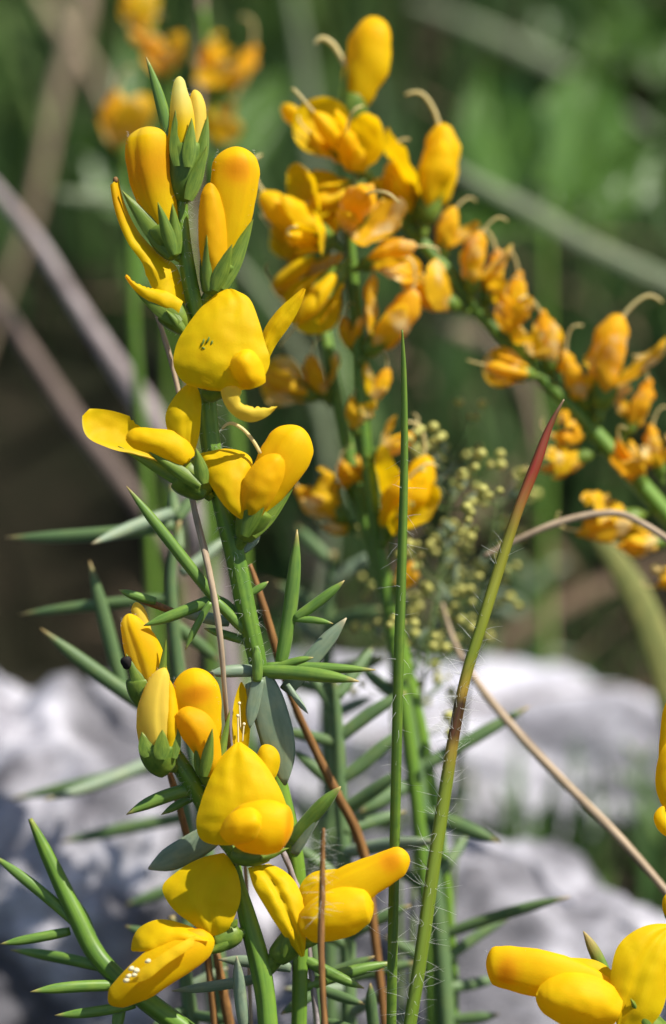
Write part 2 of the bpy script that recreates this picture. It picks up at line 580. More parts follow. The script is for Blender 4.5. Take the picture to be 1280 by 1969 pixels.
def flower(parent, stalk, cup, teeth=(), label=None):
    """part 'flower' = stalk and calyx cup; petals become its children. stalk/cup: (points px, half widths px)"""
    mb = MB()
    for (pts, hw) in (stalk, cup):
        d = pts[0][2]
        mb.tube(PP(pts), [S(q, d) for q in hw], 14, 18, thick=0.9, cap=(0.1, 0.1))
    f = mb.build('flower', M['calyx'], parent)
    if label: f['label'] = label
    h = MB()
    fuzz(h, PP(cup[0]), [S(q, cup[0][0][2]) for q in cup[1]], 40, 0.05, 0.0011, rim=True)
    h.build('hair', M['hair'], f)['kind'] = 'stuff'
    for (L, R, bl) in teeth:
        t = MB()
        t.petal(PP(L), PP(R), S(bl * 0.7), nu=16, nv=7, ripple=0.004, tint=lambda u, v: np.clip((u - 0.8) / 0.2, 0, 1) * 0.5)
        t.build('calyx_tooth', M['calyx'], f)
    return f

def tooth(a, b, hw, bl=8):
    """lance-shaped calyx tooth from a to b as two rails"""
    a, b = np.array(a, float), np.array(b, float)
    ax = b - a
    n = np.array([-ax[1], ax[0], 0]); n = n / np.linalg.norm(n[:2]) * hw * 0.78
    b = b + ax * 0.10; ax = b - a
    L = [tuple(a - n * 0.6), tuple(a + ax * 0.3 - n), tuple(a + ax * 0.65 - n * 0.7), tuple(b - n * 0.03)]
    R = [tuple(a + n * 0.6), tuple(a + ax * 0.3 + n), tuple(a + ax * 0.65 + n * 0.7), tuple(b + n * 0.03)]
    return (L, R, bl)

def spot(u0, v0, ru, rv, k=1.0, base=0.0):
    def f(u, v):
        dv = np.minimum(np.abs(v - v0), 1 - np.abs(v - v0))
        return base + k * np.exp(-((u - u0) / ru)**2 - (dv / rv)**2)
    return f

def pod(parent, name, pts, hw, thick=0.6, cap=(0.12, 0.16), tint=None, mat='petal', n=44, expo=1.7, face=CAMW, lump=0.05, hairy=0, seam=None):
    """closed keel, wing or bud body through px points with half widths px"""
    d = pts[0][2]
    mb = MB()
    mb.tube(PP(pts), [S(q, d) for q in hw], n, 34, face=face, thick=thick, cap=cap, tint=tint, expo=expo, lump=lump, seam=seam)
    o = mb.build(name, M[mat], parent)
    if hairy:
        h = MB()
        fuzz(h, PP(pts), [S(q, d) * 0.9 for q in hw], hairy, 0.035, 0.0012, u0=0.3, u1=0.97, rim=True)
        ho = h.build('hair', M['hair'], parent); ho['kind'] = 'stuff'
    return o

def cupped(parent, name, pts, hw, depth=0.45, tint=None, mat='petal', tipr=0.42, face=CAMW):
    hw = list(hw[:-1]) + [hw[-2] * 0.9]
    """concave-backed petal: a spine through px points, half widths px, rounded tip, arched towards the viewer"""
    nu = 34
    s = 0.5 - 0.5 * np.cos(np.pi * np.linspace(0, 1, nu))
    c = spl(np.array(pts, float), 80)
    c = np.stack([np.interp(s, np.linspace(0, 1, 80), c[:, k]) for k in range(3)], 1)
    h = np.interp(s, np.linspace(0, 1, 80), spl(np.array(hw, float), 80)[:, 0])
    m = s > 1 - tipr
    h[m] *= np.sqrt(np.clip(1 - ((s[m] - 1 + tipr) / tipr)**2, 0, 1))
    T = np.gradient(c[:, :2], axis=0)
    T /= np.linalg.norm(T, axis=1, keepdims=True) + 1e-9
    n = np.concatenate([np.stack([-T[:, 1], T[:, 0]], 1) * h[:, None], np.zeros((nu, 1))], 1)
    back = np.concatenate([np.zeros((nu, 2)), (h * K * depth * 0.5)[:, None]], 1)
    mb = MB()
    mb.petal(PP(c - n + back), PP(c + n + back), [S(q) * depth for q in h], nu=nu, nv=19, tint=tint, face=face, ripple=0.018)
    return mb.build(name, M[mat], parent)

def sheet(parent, name, L, R, bulge=10, fold=0, foldat=0.5, tint=None, mat='petal', ragged=None, nu=30, nv=17, face=CAMW, ripple=0.02, curl=0.0):
    mb = MB()
    b = [S(q) for q in np.atleast_1d(bulge)]
    mb.petal(PP(L), PP(R), b, nu=nu, nv=nv, fold=[S(q) for q in np.atleast_1d(fold)], foldat=foldat, tint=tint, ragged=ragged, face=face, ripple=ripple, curl=S(curl))
    return mb.build(name, M[mat], parent)

def thread(parent, name, pts, r, mat='style', knob=0):
    mb = MB()
    rad = [S(r, pts[0][2])] * 3 + [S(r * 0.7, pts[0][2])]
    mb.tube(PP(pts), rad, 7, 20)
    if knob:
        e = PP(pts)[-1]
        mb.tube([e - UP * S(knob), e, e + UP * S(knob)], [S(knob)], 8, 8, cap=(0.5, 0.5))
    return mb.build(name, M[mat], parent)

def stem(parent, pts, hw, mat='stem', ribs=5, hairs=0, hl=0.12, hu=(0, 1), seg=None, hr=0.0016):
    d = np.mean([p[2] for p in pts])
    mb = MB()
    P3 = PP(pts)
    rad = [S(q, d) for q in hw]
    mb.tube(P3, rad, 15 if ribs else 10, seg or len(pts) * 8, ribs=ribs)
    o = mb.build('stem', M[mat], parent)
    if hairs:
        h = MB()
        fuzz(h, P3, rad, hairs, hl, hr, u0=hu[0], u1=hu[1])
        ho = h.build('hair', M['hair'], parent)
        ho['kind'] = 'stuff'
    return o

def ground_under(x, y):
    return np.array([x, y, ground_z(x, y) - 0.2])

def px_of_ground(d, x):
    """pixel y (at depth d) that lies on the ground, so that stalks reach it"""
    for y in range(900, 4200, 20):
        p = P(x, y, d)
        if p[2] < ground_z(p[0], p[1]) - 0.2:
            return y
    return 4200

# ================================================================== THE TALL STEM IN FOCUS
base = P(585, px_of_ground(0.6, 585), 0.6)
U = thing('flowering_broom_stem', 'tall sharp broom stem topped by a pale bud, with chewed yellow flowers', 'broom plant', base)
ub = px_of_ground(0.6, 585)
stem(U, [(350, 372, 0), (352, 440, 0), (364, 530, 0), (382, 620, 0), (396, 740, 0.05), (406, 850, 0.05), (430, 970, 0.05), (456, 1080, 0.1),
         (478, 1190, 0.1), (496, 1270, 0.15), (508, 1380, 0.5), (540, 1520, 0.6), (570, 1660, 0.6), (578, 1800, 0.6), (576, 1969, 0.6), (585, ub, 0.6)],
     [11, 13, 15, 16, 18, 19, 19, 19, 19, 17, 15, 18, 17, 15, 15, 16], hairs=620, hl=0.13, hu=(0, 0.68))
# top needle and bud
needle(U, (342, 390, 0), (281, 110, -0.1), 14, mid=(322, 250, -0.05), tip=0.93, flat=0.6)
f = flower(U, ([(349, 400, 0), (351, 385, 0)], [9, 10]), ([(350, 392, 0), (355, 355, -.03), (358, 310, -.03), (358, 270, -.03)], [13, 30, 36, 34]),
           [tooth((343, 320, -.24), (338, 222, -.16), 20, 4), tooth((362, 322, -.30), (368, 236, -.24), 17, 4), tooth((384, 325, -.2), (398, 232, -.12), 15, 4), tooth((362, 385, -.26), (395, 290, -.24), 18, 4)],
           'pale unopened bud at the top of the stem')
pod(f, 'bud_petal', [(350, 370, -.03), (353, 300, -.04), (352, 230, -.05), (346, 182, -.05), (345, 147, -.04)], [24, 35, 29, 17, 9], 0.75, cap=(0.1, 0.1),
    tint=lambda u, v: np.where(u > 0.45, -np.clip((u - 0.45) / 0.35, 0, 1), 0), hairy=50)
pod(f, 'bud_petal', [(368, 330, -.05), (379, 260, -.06), (380, 205, -.04), (373, 173, 0)], [18, 17, 15, 9], 0.8, cap=(.1, .16), tint=-0.45, hairy=30)
# left upright bud with shaded base
f = flower(U, ([(352, 500, 0), (340, 492, 0)], [8, 10]), ([(340, 498, 0), (325, 470, -.02), (312, 430, -.03)], [12, 30, 36]),
           [tooth((330, 492, -.18), (243, 378, -.1), 22, 6), tooth((335, 490, -.34), (306, 398, -.42), 17), tooth((340, 488, -.26), (332, 400, -.30), 17)],
           'closed yellow bud leaning to one side')
pod(f, 'standard_petal', [(335, 490, -.02), (318, 440, -.04), (300, 380, -.05), (288, 320, -.06), (284, 270, -.05), (281, 244, -.04)], [13, 28, 38, 45, 45, 40], 0.6, cap=(.08, .26), seam=(.36, .13, .03),
    tint=lambda u, v: 0.9 * np.exp(-((u - 0.60) / 0.16)**2) - 0.15 * (u > 0.85), hairy=120)
# chewed keel flower on the shaded side
f = flower(U, ([(372, 640, 0), (355, 632, 0)], [8, 9]), ([(362, 640, 0), (340, 612, -.02), (315, 590, -.03)], [13, 28, 26]),
           [tooth((345, 622, -.2), (262, 558, -.16), 20, 5), tooth((355, 640, -.16), (322, 600, -.22), 13)], 'yellow flower with its keel bitten away')
sheet(f, 'keel_petal', [(212, 356, -.05), (222, 410, -.08), (246, 468, -.1), (276, 512, -.12), (284, 545, -.12), (300, 572, -.1), (340, 610, -.08)],
      [(228, 344, 0), (242, 398, .05), (268, 448, .1), (305, 487, .12), (338, 512, .12), (352, 556, .1), (360, 612, .05)], bulge=[6, 10, 12, 14, 16, 16, 8],
      tint=lambda u, v: 0.75 * (u < 0.32) * np.exp(-((u - .12) / .12)**2), ragged=[('L', .62, .78, .03)])
sheet(f, 'wing_petal', [(340, 612, -.16), (300, 588, -.18), (262, 562, -.2), (240, 532, -.2)], [(352, 580, -.14), (310, 556, -.16), (275, 548, -.18), (244, 528, -.2)], bulge=8,
      tint=lambda u, v: 0.8 * np.clip((u - .7) / .3, 0, 1), ragged=[('R', .3, .9, .02)])
mb = MB(); mb.tube(PP([(221, 352, -.03), (222, 346, -.03), (221, 340, -.03)]), [S(5)], 8, 8, cap=(.3, .4)); mb.build('anther', M['brown'], f)
# right pair: tall keel with an orange mark and a small wing
f = flower(U, ([(388, 585, 0), (405, 562, -.05)], [9, 11]), ([(402, 570, -.05), (412, 540, -.05), (424, 500, -.06)], [14, 30, 40]),
           [tooth((402, 560, -.3), (398, 462, -.34), 16), tooth((412, 558, -.34), (443, 478, -.42), 19), tooth((425, 555, -.2), (481, 434, -.12), 22, 6)],
           'upright yellow flower with orange mark near its tip')
pod(f, 'standard_petal', [(412, 555, -.05), (425, 500, -.06), (440, 430, -.08), (450, 360, -.08), (453, 310, -.07), (453, 282, -.06)], [13, 28, 40, 46, 45, 38], 0.5, cap=(.1, .28), seam=(.10, .12, .03),
    tint=spot(0.73, 0.23, 0.10, 0.11, 2.0), hairy=90)
cupped(f, 'wing_petal', [(415, 545, -.28), (410, 480, -.32), (407, 420, -.32), (404, 375, -.3), (403, 352, -.29)], [18, 27, 26, 20, 13], 0.62, tint=0.6)
# big front standard with bitten lower petal
f = flower(U, ([(395, 770, -.1), (402, 752, -.25)], [9, 10]), ([(400, 765, -.15), (412, 748, -.28), (440, 730, -.3)], [14, 24, 22]),
           [tooth((440, 742, -.2), (496, 712, -.2), 20)], 'broad yellow flower facing out with a bitten lower petal')
sheet(f, 'standard_petal', [(428, 557, -.22), (395, 582, -.3), (362, 622, -.38), (337, 668, -.42), (334, 706, -.44), (352, 734, -.42), (398, 748, -.36)],
      [(446, 556, -.22), (478, 572, -.28), (496, 612, -.36), (510, 660, -.42), (519, 694, -.46), (500, 734, -.46), (430, 750, -.36)], bulge=[3, 10, 16, 20, 22, 16, 6], fold=[2, 3, 3, 2, 2, 1, 0], foldat=0.66, curl=2, ripple=0.03)
for (a, b) in (((392, 652), (386, 666)), ((402, 648), (396, 660)), ((408, 655), (404, 664)), ((388, 668), (394, 672))):
    mb = MB(); mb.tube(PP([(a[0], a[1], -.552), ((a[0] + b[0]) / 2 + 1, (a[1] + b[1]) / 2, -.556), (b[0], b[1], -.552)]), [S(1.2), S(2.0), S(1.0)], 6, 6); mb.build('bite_mark', M['calyx'], f)
cupped(f, 'wing_petal', [(490, 742, -.62), (478, 714, -.7), (464, 690, -.72), (455, 678, -.7)], [22, 30, 28, 20], 0.62)
pod(f, 'keel_petal', [(470, 735, -.55), (482, 728, -.62), (500, 722, -.6)], [10, 18, 12], 0.8, cap=(.3, .3))
sheet(f, 'bitten_petal', [(424, 752, -.5), (432, 778, -.56), (450, 800, -.6), (480, 812, -.58), (512, 802, -.52), (531, 784, -.46)],
      [(452, 742, -.52), (464, 752, -.6), (464, 770, -.64), (484, 778, -.62), (504, 780, -.54), (531, 782, -.46)], bulge=7, ragged=[('R', .25, .92, .035)], tint=-0.25)
sheet(f, 'wing_petal', [(500, 690, .1), (505, 640, .1), (532, 598, .08), (560, 572, .06), (582, 554, .05)], [(512, 704, .1), (528, 668, .1), (556, 628, .08), (576, 592, .06), (588, 556, .05)], bulge=[4, 10, 12, 8, 2], fold=3, tint=lambda u, v: .5 * np.clip((u - .75) / .25, 0, 1))
mb = MB(); mb.tube(PP([(390, 744, -.4), (404, 746, -.44), (420, 742, -.46)]), [S(5), S(6), S(4)], 8, 10, cap=(.3, .3), lump=1.2); mb.build('dry_scar', M['brown'], f)
# spread flower on the far side of the stem
f = flower(U, ([(408, 958, 0), (392, 945, -.05)], [9, 11]), ([(398, 955, -.02), (370, 925, -.05), (345, 905, -.06)], [16, 36, 34]),
           [tooth((395, 950, -.2), (243, 866, -.1), 17, 5), tooth((385, 935, -.36), (292, 872, -.32), 17), tooth((392, 930, -.36), (378, 868, -.4), 18)],
           'yellow flower spread wide with a notch eaten from its long keel')
sheet(f, 'standard_petal', [(352, 890, -.2), (326, 840, -.24), (318, 800, -.26), (336, 762, -.24), (362, 736, -.2)], [(362, 892, -.2), (380, 850, -.2), (386, 800, -.2), (386, 765, -.2), (374, 736, -.2)], bulge=[4, 12, 16, 12, 3], fold=2, foldat=.6)
sheet(f, 'keel_petal', [(158, 800, -.1), (166, 838, -.14), (205, 860, -.16), (260, 875, -.16), (310, 890, -.14), (362, 912, -.1)],
      [(172, 786, 0), (205, 788, .04), (240, 797, .06), (262, 806, .05), (300, 850, 0), (362, 880, -.05)], bulge=[2, -8, -12, -10, -4, 0], ragged=[('R', .50, .72, .06)], tint=lambda u, v: .2 * np.exp(-((u - .3) / .2)**2) - .25 * (v < .12))
cupped(f, 'wing_petal', [(356, 888, -.3), (330, 862, -.36), (290, 848, -.38), (258, 843, -.36), (242, 844, -.34)], [24, 32, 25, 22, 18], 0.62, tint=spot(.65, .3, .3, .12, .25))
# lower flower beside it with the cream style
f = flower(U, ([(455, 1055, .05), (470, 1030, -.05)], [11, 13]), ([(466, 1040, -.05), (480, 1010, -.1), (496, 975, -.12)], [15, 30, 36]),
           [tooth((470, 1030, -.36), (512, 935, -.5), 20), tooth((485, 1030, -.2), (562, 935, -.1), 19, 5), tooth((468, 1028, -.3), (478, 970, -.45), 14)],
           'yellow flower with a curled cream style')
sheet(f, 'standard_petal', [(384, 872, -.2), (392, 905, -.28), (412, 945, -.36), (440, 982, -.4), (474, 1006, -.36)], [(430, 862, -.1), (484, 884, -.2), (478, 920, -.3), (474, 958, -.36), (480, 1005, -.36)], bulge=[2, 12, 16, 10, 2], tint=lambda u, v: .35 * np.exp(-((v - .75) / .3)**2), curl=4)
pod(f, 'keel_petal', [(486, 1005, -.1), (510, 945, -.14), (540, 890, -.16), (563, 850, -.16), (580, 822, -.14)], [16, 36, 48, 45, 34], .45, cap=(.1, .28), seam=(.36, .12, .03), tint=spot(.55, .3, .25, .2, .2))
cupped(f, 'wing_petal', [(484, 990, -.4), (498, 940, -.5), (518, 905, -.5), (542, 878, -.46)], [20, 34, 32, 16], 0.62, tint=.45)
thread(f, 'style', [(500, 872, -.3), (482, 842, -.32), (462, 822, -.32), (442, 814, -.3), (427, 824, -.28)], 3.6)
# spiny side shoot and the leaf whorl
needle(U, (474, 1215, .1), (404, 1142, -.05), 12, tip=2, name='side_shoot')
needle(U, (416, 1155, -.05), (243, 935, -.3), 13, mid=(330, 1046, -.2), tip=.92)
needle(U, (412, 1150, 0), (276, 1203, -.1), 13, tip=.95)
needle(U, (405, 1158, -.1), (356, 1250, -.1), 8)
needle(U, (480, 1235, .2), (392, 1208, .3), 10)
needle(U, (470, 1190, .2), (420, 1145, .3), 10)
needle(U, (440, 1196, .4), (330, 1172, .6), 13, 'glaucous', tip=.97)
needle(U, (335, 1176, .5), (230, 1136, .4), 8, 'brown', tip=2)
needle(U, (300, 1156, .4), (228, 1134, .38), 10, tip=.9)
needle(U, (496, 1292, .1), (690, 1310, -.4), 16, mid=(590, 1296, -.2), tip=.88)
needle(U, (510, 1282, .2), (722, 1288, .1), 12, mid=(610, 1284, .15), tip=.9)
needle(U, (500, 1290, .1), (398, 1296, -.1), 14, 'glaucous')
needle(U, (494, 1310, -.05), (492, 1242, -.12), 12, tip=2, blunt=True)
needle(U, (538, 1285, .3), (571, 1018, .1), 16, mid=(560, 1150, .2))
needle(U, (566, 1190, .2), (662, 1116, .1), 12)
needle(U, (562, 1190, .2), (640, 1199, .1), 8)
needle(U, (548, 1330, .3), (666, 1188, .2), 19, 'glaucous', flat=.3)
needle(U, (530, 1284, .1), (602, 1264, 0), 9)
needle(U, (552, 1316, .1), (592, 1372, 0), 7, 'glaucous')
needle(U, (474, 1145, .2), (516, 1118, .2), 8)
needle(U, (466, 1060, .2), (500, 1030, .3), 9, 'glaucous')
needle(U, (496, 1306, 0), (548, 1510, .25), 34, 'glaucous', mid=(528, 1400, .1), flat=.14, tip=2, name='flat_leaf')
needle(U, (497, 1305, -.05), (480, 1400, 0), 15, 'glaucous', flat=.2, tip=2, name='flat_leaf')
needle(U, (560, 1620, .5), (655, 1512, .2), 17, tip=.9)
needle(U, (566, 1640, .5), (625, 1545, .3), 13, 'glaucous')
needle(U, (575, 1900, .6), (760, 1850, .9), 14)
needle(U, (560, 1860, .6), (420, 1845, .7), 14, 'glaucous')
needle(U, (578, 1840, .6), (700, 1900, .4), 13)

# ================================================================== THE SHORTER STEM BELOW IT
lb = px_of_ground(-.3, 525)
Lw = thing('flowering_broom_stem', 'short curved broom stem with hooded yellow buds above open yellow flowers', 'broom plant', P(525, lb, -.3))
stem(Lw, [(300, 1392, .1), (335, 1452, 0), (362, 1492, 0), (388, 1535, .05), (420, 1600, .08), (448, 1642, .05), (458, 1690, 0), (476, 1760, -.1), (500, 1850, -.2), (512, 1920, -.25), (517, 1975, -.3), (525, lb, -.3)],
     [11, 17, 18, 17, 14, 11, 11, 17, 20, 19, 19, 20], hairs=300, hl=0.09, hu=(0, .5))
# top bud
f = flower(Lw, ([(302, 1395, .1), (285, 1350, .1)], [8, 10]), ([(292, 1362, .1), (275, 1330, .08), (268, 1300, .06)], [16, 28, 26]),
           [tooth((282, 1345, -.1), (246, 1265, -.05), 17, 5), tooth((305, 1345, -.1), (318, 1240, -.15), 11, 3)], 'half hidden yellow bud with a small dark scab')
pod(f, 'standard_petal', [(292, 1340, .05), (285, 1285, .04), (268, 1235, .03), (252, 1200, .02), (246, 1180, .02)], [22, 36, 33, 22, 13], .6, cap=(.1, .2), seam=(.32, .14, .03), tint=spot(.55, .12, .3, .12, .4, -.1), hairy=60)
pod(f, 'bud_petal', [(278, 1230, .2), (268, 1185, .2), (260, 1158, .2)], [16, 15, 10], .7, cap=(.1, .3), tint=-.3, hairy=20)
mb = MB(); mb.tube(PP([(238, 1268, 0), (243, 1277, -.05), (250, 1284, -.05)]), [S(7), S(10), S(7)], 10, 10, cap=(.4, .4), lump=1.5); mb.build('dark_scab', M['dark'], f)
# furry bud
f = flower(Lw, ([(340, 1478, -.1), (326, 1474, -.15)], [9, 11]), ([(328, 1482, -.15), (312, 1462, -.18), (304, 1430, -.2)], [20, 35, 38]),
           [tooth((286, 1455, -.40), (274, 1412, -.34), 20, 3), tooth((310, 1460, -.46), (312, 1408, -.46), 20, 3), tooth((334, 1458, -.36), (343, 1392, -.30), 13, 3)], 'furry closed yellow bud')
pod(f, 'standard_petal', [(318, 1472, -.18), (304, 1425, -.2), (299, 1370, -.22), (306, 1315, -.22), (318, 1284, -.2)], [24, 37, 36, 23, 9], .7, cap=(.1, .12), seam=(.20, .12, .028), tint=lambda u, v: -.35 * np.ones_like(u), hairy=120)
cupped(f, 'wing_petal', [(330, 1450, -.3), (328, 1390, -.32), (326, 1330, -.26), (322, 1305, -.24)], [16, 17, 11, 6], 0.62, tint=.1)
# hooded bud with brown-orange mark
f = flower(Lw, ([(405, 1560, 0), (402, 1500, -.12)], [8, 9]), ([(405, 1512, -.1), (403, 1480, -.14), (400, 1450, -.16)], [13, 25, 28]),
           [tooth((392, 1492, -.42), (407, 1408, -.52), 15), tooth((418, 1490, -.3), (440, 1375, -.2), 10, 3), tooth((385, 1490, -.3), (378, 1430, -.36), 13)], 'hooded yellow bud with a dark orange mark')
pod(f, 'standard_petal', [(408, 1490, -.12), (398, 1430, -.15), (385, 1375, -.16), (376, 1325, -.16), (371, 1284, -.14)], [14, 28, 42, 47, 42], .5, cap=(.1, .3), tint=spot(.70, .25, .085, .11, 2.2), hairy=110)
cupped(f, 'wing_petal', [(408, 1492, -.32), (398, 1440, -.38), (378, 1400, -.4), (352, 1378, -.38), (340, 1372, -.36)], [14, 27, 34, 26, 18], 0.62, tint=.62)
# big shield flower
f = flower(Lw, ([(450, 1660, -.1), (462, 1645, -.25)], [9, 12]), ([(445, 1640, -.25), (480, 1646, -.3), (520, 1640, -.3)], [16, 20, 13]), [tooth((440, 1630, -.3), (425, 1600, -.3), 14), tooth((500, 1650, -.4), (550, 1632, -.3), 11)],
           'large shield-shaped yellow flower with rounded keel below')
sheet(f, 'standard_petal', [(452, 1428, -.28), (424, 1456, -.36), (402, 1498, -.44), (385, 1545, -.5), (377, 1582, -.52), (384, 1612, -.5), (418, 1624, -.44)],
      [(464, 1427, -.28), (496, 1452, -.36), (525, 1492, -.44), (546, 1535, -.5), (554, 1570, -.5), (520, 1604, -.48), (432, 1624, -.44)], bulge=[2, 12, 18, 22, 22, 16, 4], fold=[1, 3, 3, 2, 1, 0, 0], foldat=.42, curl=2, ripple=.03)
cupped(f, 'wing_petal', [(480, 1500, -.1), (505, 1480, -.12), (512, 1455, -.12), (500, 1436, -.1)], [24, 28, 26, 18], 0.62, tint=.1)
pod(f, 'keel_petal', [(440, 1612, -.66), (468, 1598, -.8), (505, 1590, -.86), (540, 1592, -.82), (562, 1596, -.78)], [26, 46, 52, 48, 38], .6, cap=(.15, .25), tint=spot(.84, .3, .08, .2, 1.4))
cupped(f, 'wing_petal', [(438, 1612, -1.0), (460, 1592, -1.12), (488, 1580, -1.12), (504, 1577, -1.06)], [20, 33, 30, 18], 0.62)
sheet(f, 'wing_petal', [(450, 1445, .02), (446, 1390, 0), (452, 1340, 0), (462, 1312, 0)], [(476, 1445, .02), (481, 1390, 0), (478, 1340, 0), (465, 1311, 0)], bulge=[-4, -8, -8, -2], tint=lambda u, v: .3 * (np.abs(v - .5) < .2))
for (x0, y0, x1, y1) in ((458, 1430, 457, 1376), (466, 1425, 469, 1392), (462, 1400, 460, 1352)):
    thread(f, 'stamen', [(x0, y0, -.06), ((x0 + x1) / 2, (y0 + y1) / 2, -.08), (x1, y1, -.08)], 1.4, 'stamen', 3.2)
# lower flower spreading sideways, hanging keel
f = flower(Lw, ([(478, 1790, -.15), (448, 1798, -.2)], [10, 12]), ([(462, 1790, -.2), (436, 1800, -.24), (408, 1806, -.26)], [17, 26, 24]), [tooth((440, 1815, -.4), (395, 1832, -.4), 13), tooth((446, 1782, -.4), (455, 1768, -.4), 10)],
           'open yellow flower with a long drooping keel')
sheet(f, 'standard_petal', [(404, 1802, -.36), (362, 1772, -.4), (330, 1745, -.4), (312, 1706, -.36), (345, 1672, -.3), (420, 1641, -.2)], [(412, 1802, -.36), (440, 1786, -.42), (452, 1760, -.42), (461, 1735, -.4), (460, 1690, -.34), (432, 1640, -.2)],
      bulge=[2, 10, 16, 18, 14, 4], fold=[1, 5, 7, 7, 5, 1], foldat=.58, ripple=.03)
pod(f, 'keel_petal', [(412, 1808, -.4), (375, 1820, -.5), (320, 1850, -.56), (265, 1890, -.56), (225, 1918, -.5), (210, 1930, -.48)], [18, 36, 40, 36, 24, 14], .5, cap=(.1, .2),
    tint=spot(.17, .9, .10, .22, 1.6))
sheet(f, 'wing_petal', [(400, 1800, -.42), (350, 1775, -.4), (300, 1768, -.36), (262, 1790, -.34), (252, 1822, -.36)], [(402, 1810, -.6), (365, 1808, -.62), (320, 1815, -.62), (285, 1828, -.6), (256, 1828, -.4)], bulge=[4, 10, 12, 10, 2], ripple=.02)
mb = MB()
sheet(f, 'keel_lip', [(375, 1798, -.74), (330, 1822, -.84), (285, 1852, -.86), (246, 1880, -.8)], [(370, 1822, -.8), (325, 1850, -.9), (275, 1886, -.9), (240, 1888, -.8)], bulge=3, tint=-.05)
for (x, y) in ((252, 1862), (247, 1876), (258, 1874), (262, 1866), (284, 1848), (243, 1884)):
    mb = MB(); mb.tube(PP([(x - 5, y + 2, -1.0), (x, y, -1.02), (x + 5, y - 2, -1.0)]), [S(4)], 8, 8, cap=(.4, .4), lump=.8); mb.build('anther', M['stamen'], f)
# flower on the other side with stretched keel
f = flower(Lw, ([(512, 1868, -.2), (535, 1835, -.25)], [13, 17]), ([(528, 1845, -.25), (555, 1818, -.3), (582, 1795, -.3)], [19, 27, 26]), [tooth((545, 1838, -.42), (560, 1790, -.5), 15), tooth((570, 1815, -.4), (610, 1812, -.36), 14)],
           'yellow flower with its keel stretched towards the grass stalks')
sheet(f, 'standard_petal', [(476, 1668, -.3), (484, 1698, -.38), (510, 1745, -.46), (546, 1800, -.5), (578, 1840, -.5)], [(515, 1660, -.2), (558, 1684, -.3), (582, 1728, -.4), (588, 1780, -.46), (585, 1838, -.5)], bulge=[2, 10, 14, 10, 2], fold=[2, 9, 10, 8, 2], foldat=.5, curl=3, ripple=.03)
pod(f, 'keel_petal', [(588, 1775, -.35), (630, 1738, -.4), (680, 1702, -.42), (730, 1675, -.42), (768, 1656, -.4), (788, 1652, -.38)], [30, 44, 42, 34, 29, 22], .45, cap=(.12, .2), seam=(.40, .12, .03), tint=spot(.72, .30, .085, .13, 1.9))
cupped(f, 'wing_petal', [(588, 1788, -.55), (622, 1768, -.66), (665, 1752, -.68), (705, 1742, -.64), (718, 1740, -.6)], [30, 45, 48, 36, 20], 0.62)
cupped(f, 'wing_petal', [(590, 1730, -.25), (610, 1702, -.25), (640, 1688, -.22), (672, 1680, -.2)], [20, 26, 18, 10], 0.62, tint=.1)
# its needles
needle(Lw, (395, 1512, .1), (243, 1566, -.1), 15, mid=(315, 1532, 0), tip=.9)
needle(Lw, (392, 1520, .2), (310, 1566, .2), 10)
needle(Lw, (388, 1540, .1), (360, 1500, .2), 7)
needle(Lw, (415, 1600, .4), (285, 1670, .5), 26, 'glaucous', flat=.2, tip=.93, name='flat_leaf')
needle(Lw, (470, 1975, -.2), (455, 1838, -.3), 14, 'glaucous', tip=.93)
needle(Lw, (500, 1880, .1), (330, 1905, .6), 12, 'glaucous')

# ================================================================== BROOM AT THE FRAME'S EDGE
rb = px_of_ground(-.2, 1330)
Rt = thing('flowering_broom_stem', 'broom stem with one low flower over the white rock, its keel marked orange', 'broom plant', P(1330, rb, -.2))
stem(Rt, [(1322, 1280, 0), (1320, 1450, 0), (1316, 1700, 0), (1312, 1969, -.1), (1330, rb, -.2)], [12, 16, 18, 19, 20], hairs=60)
f = flower(Rt, ([(1314, 1985, -.1), (1270, 1990, -.15)], [10, 13]), ([(1280, 1995, -.15), (1240, 1970, -.2), (1205, 1958, -.2)], [18, 30, 26]), [tooth((1250, 1985, -.4), (1215, 1925, -.5), 16)], 'low yellow flower with orange-tipped keel over the rock')
pod(f, 'keel_petal', [(1190, 1925, -.25), (1120, 1895, -.3), (1050, 1874, -.32), (985, 1862, -.3), (948, 1856, -.28), (934, 1856, -.27)], [26, 40, 46, 43, 37, 28], .48, cap=(.1, .22), seam=(.40, .12, .03), tint=spot(.66, .28, .085, .12, 2.1), hairy=40)
cupped(f, 'wing_petal', [(1185, 1945, -.5), (1140, 1930, -.6), (1090, 1920, -.62), (1050, 1915, -.58), (1030, 1912, -.55)], [34, 52, 52, 38, 20], 0.62)
cupped(f, 'wing_petal', [(1175, 1895, -.1), (1140, 1872, -.1), (1100, 1860, -.08), (1065, 1852, -.06)], [20, 26, 20, 10], 0.62)
sheet(f, 'standard_petal', [(1186, 1975, -.4), (1176, 1920, -.42), (1174, 1870, -.42), (1190, 1815, -.38), (1225, 1786, -.3), (1282, 1776, -.15)], [(1190, 1976, -.4), (1225, 1985, -.42), (1262, 1960, -.42), (1285, 1900, -.36), (1296, 1840, -.28), (1296, 1790, -.15)], bulge=[2, 10, 16, 18, 14, 4], fold=[1, 8, 10, 10, 8, 2], foldat=.45)
needle(Rt, (1175, 1905, .3), (1121, 1790, .25), 14, 'needle', tip=.5, flat=.6)
f = flower(Rt, ([(1320, 1640, 0), (1305, 1610, 0)], [9, 12]), ([(1305, 1620, 0), (1300, 1580, 0), (1298, 1550, 0)], [14, 24, 24]), (), 'cut-off yellow flower high on the stem')
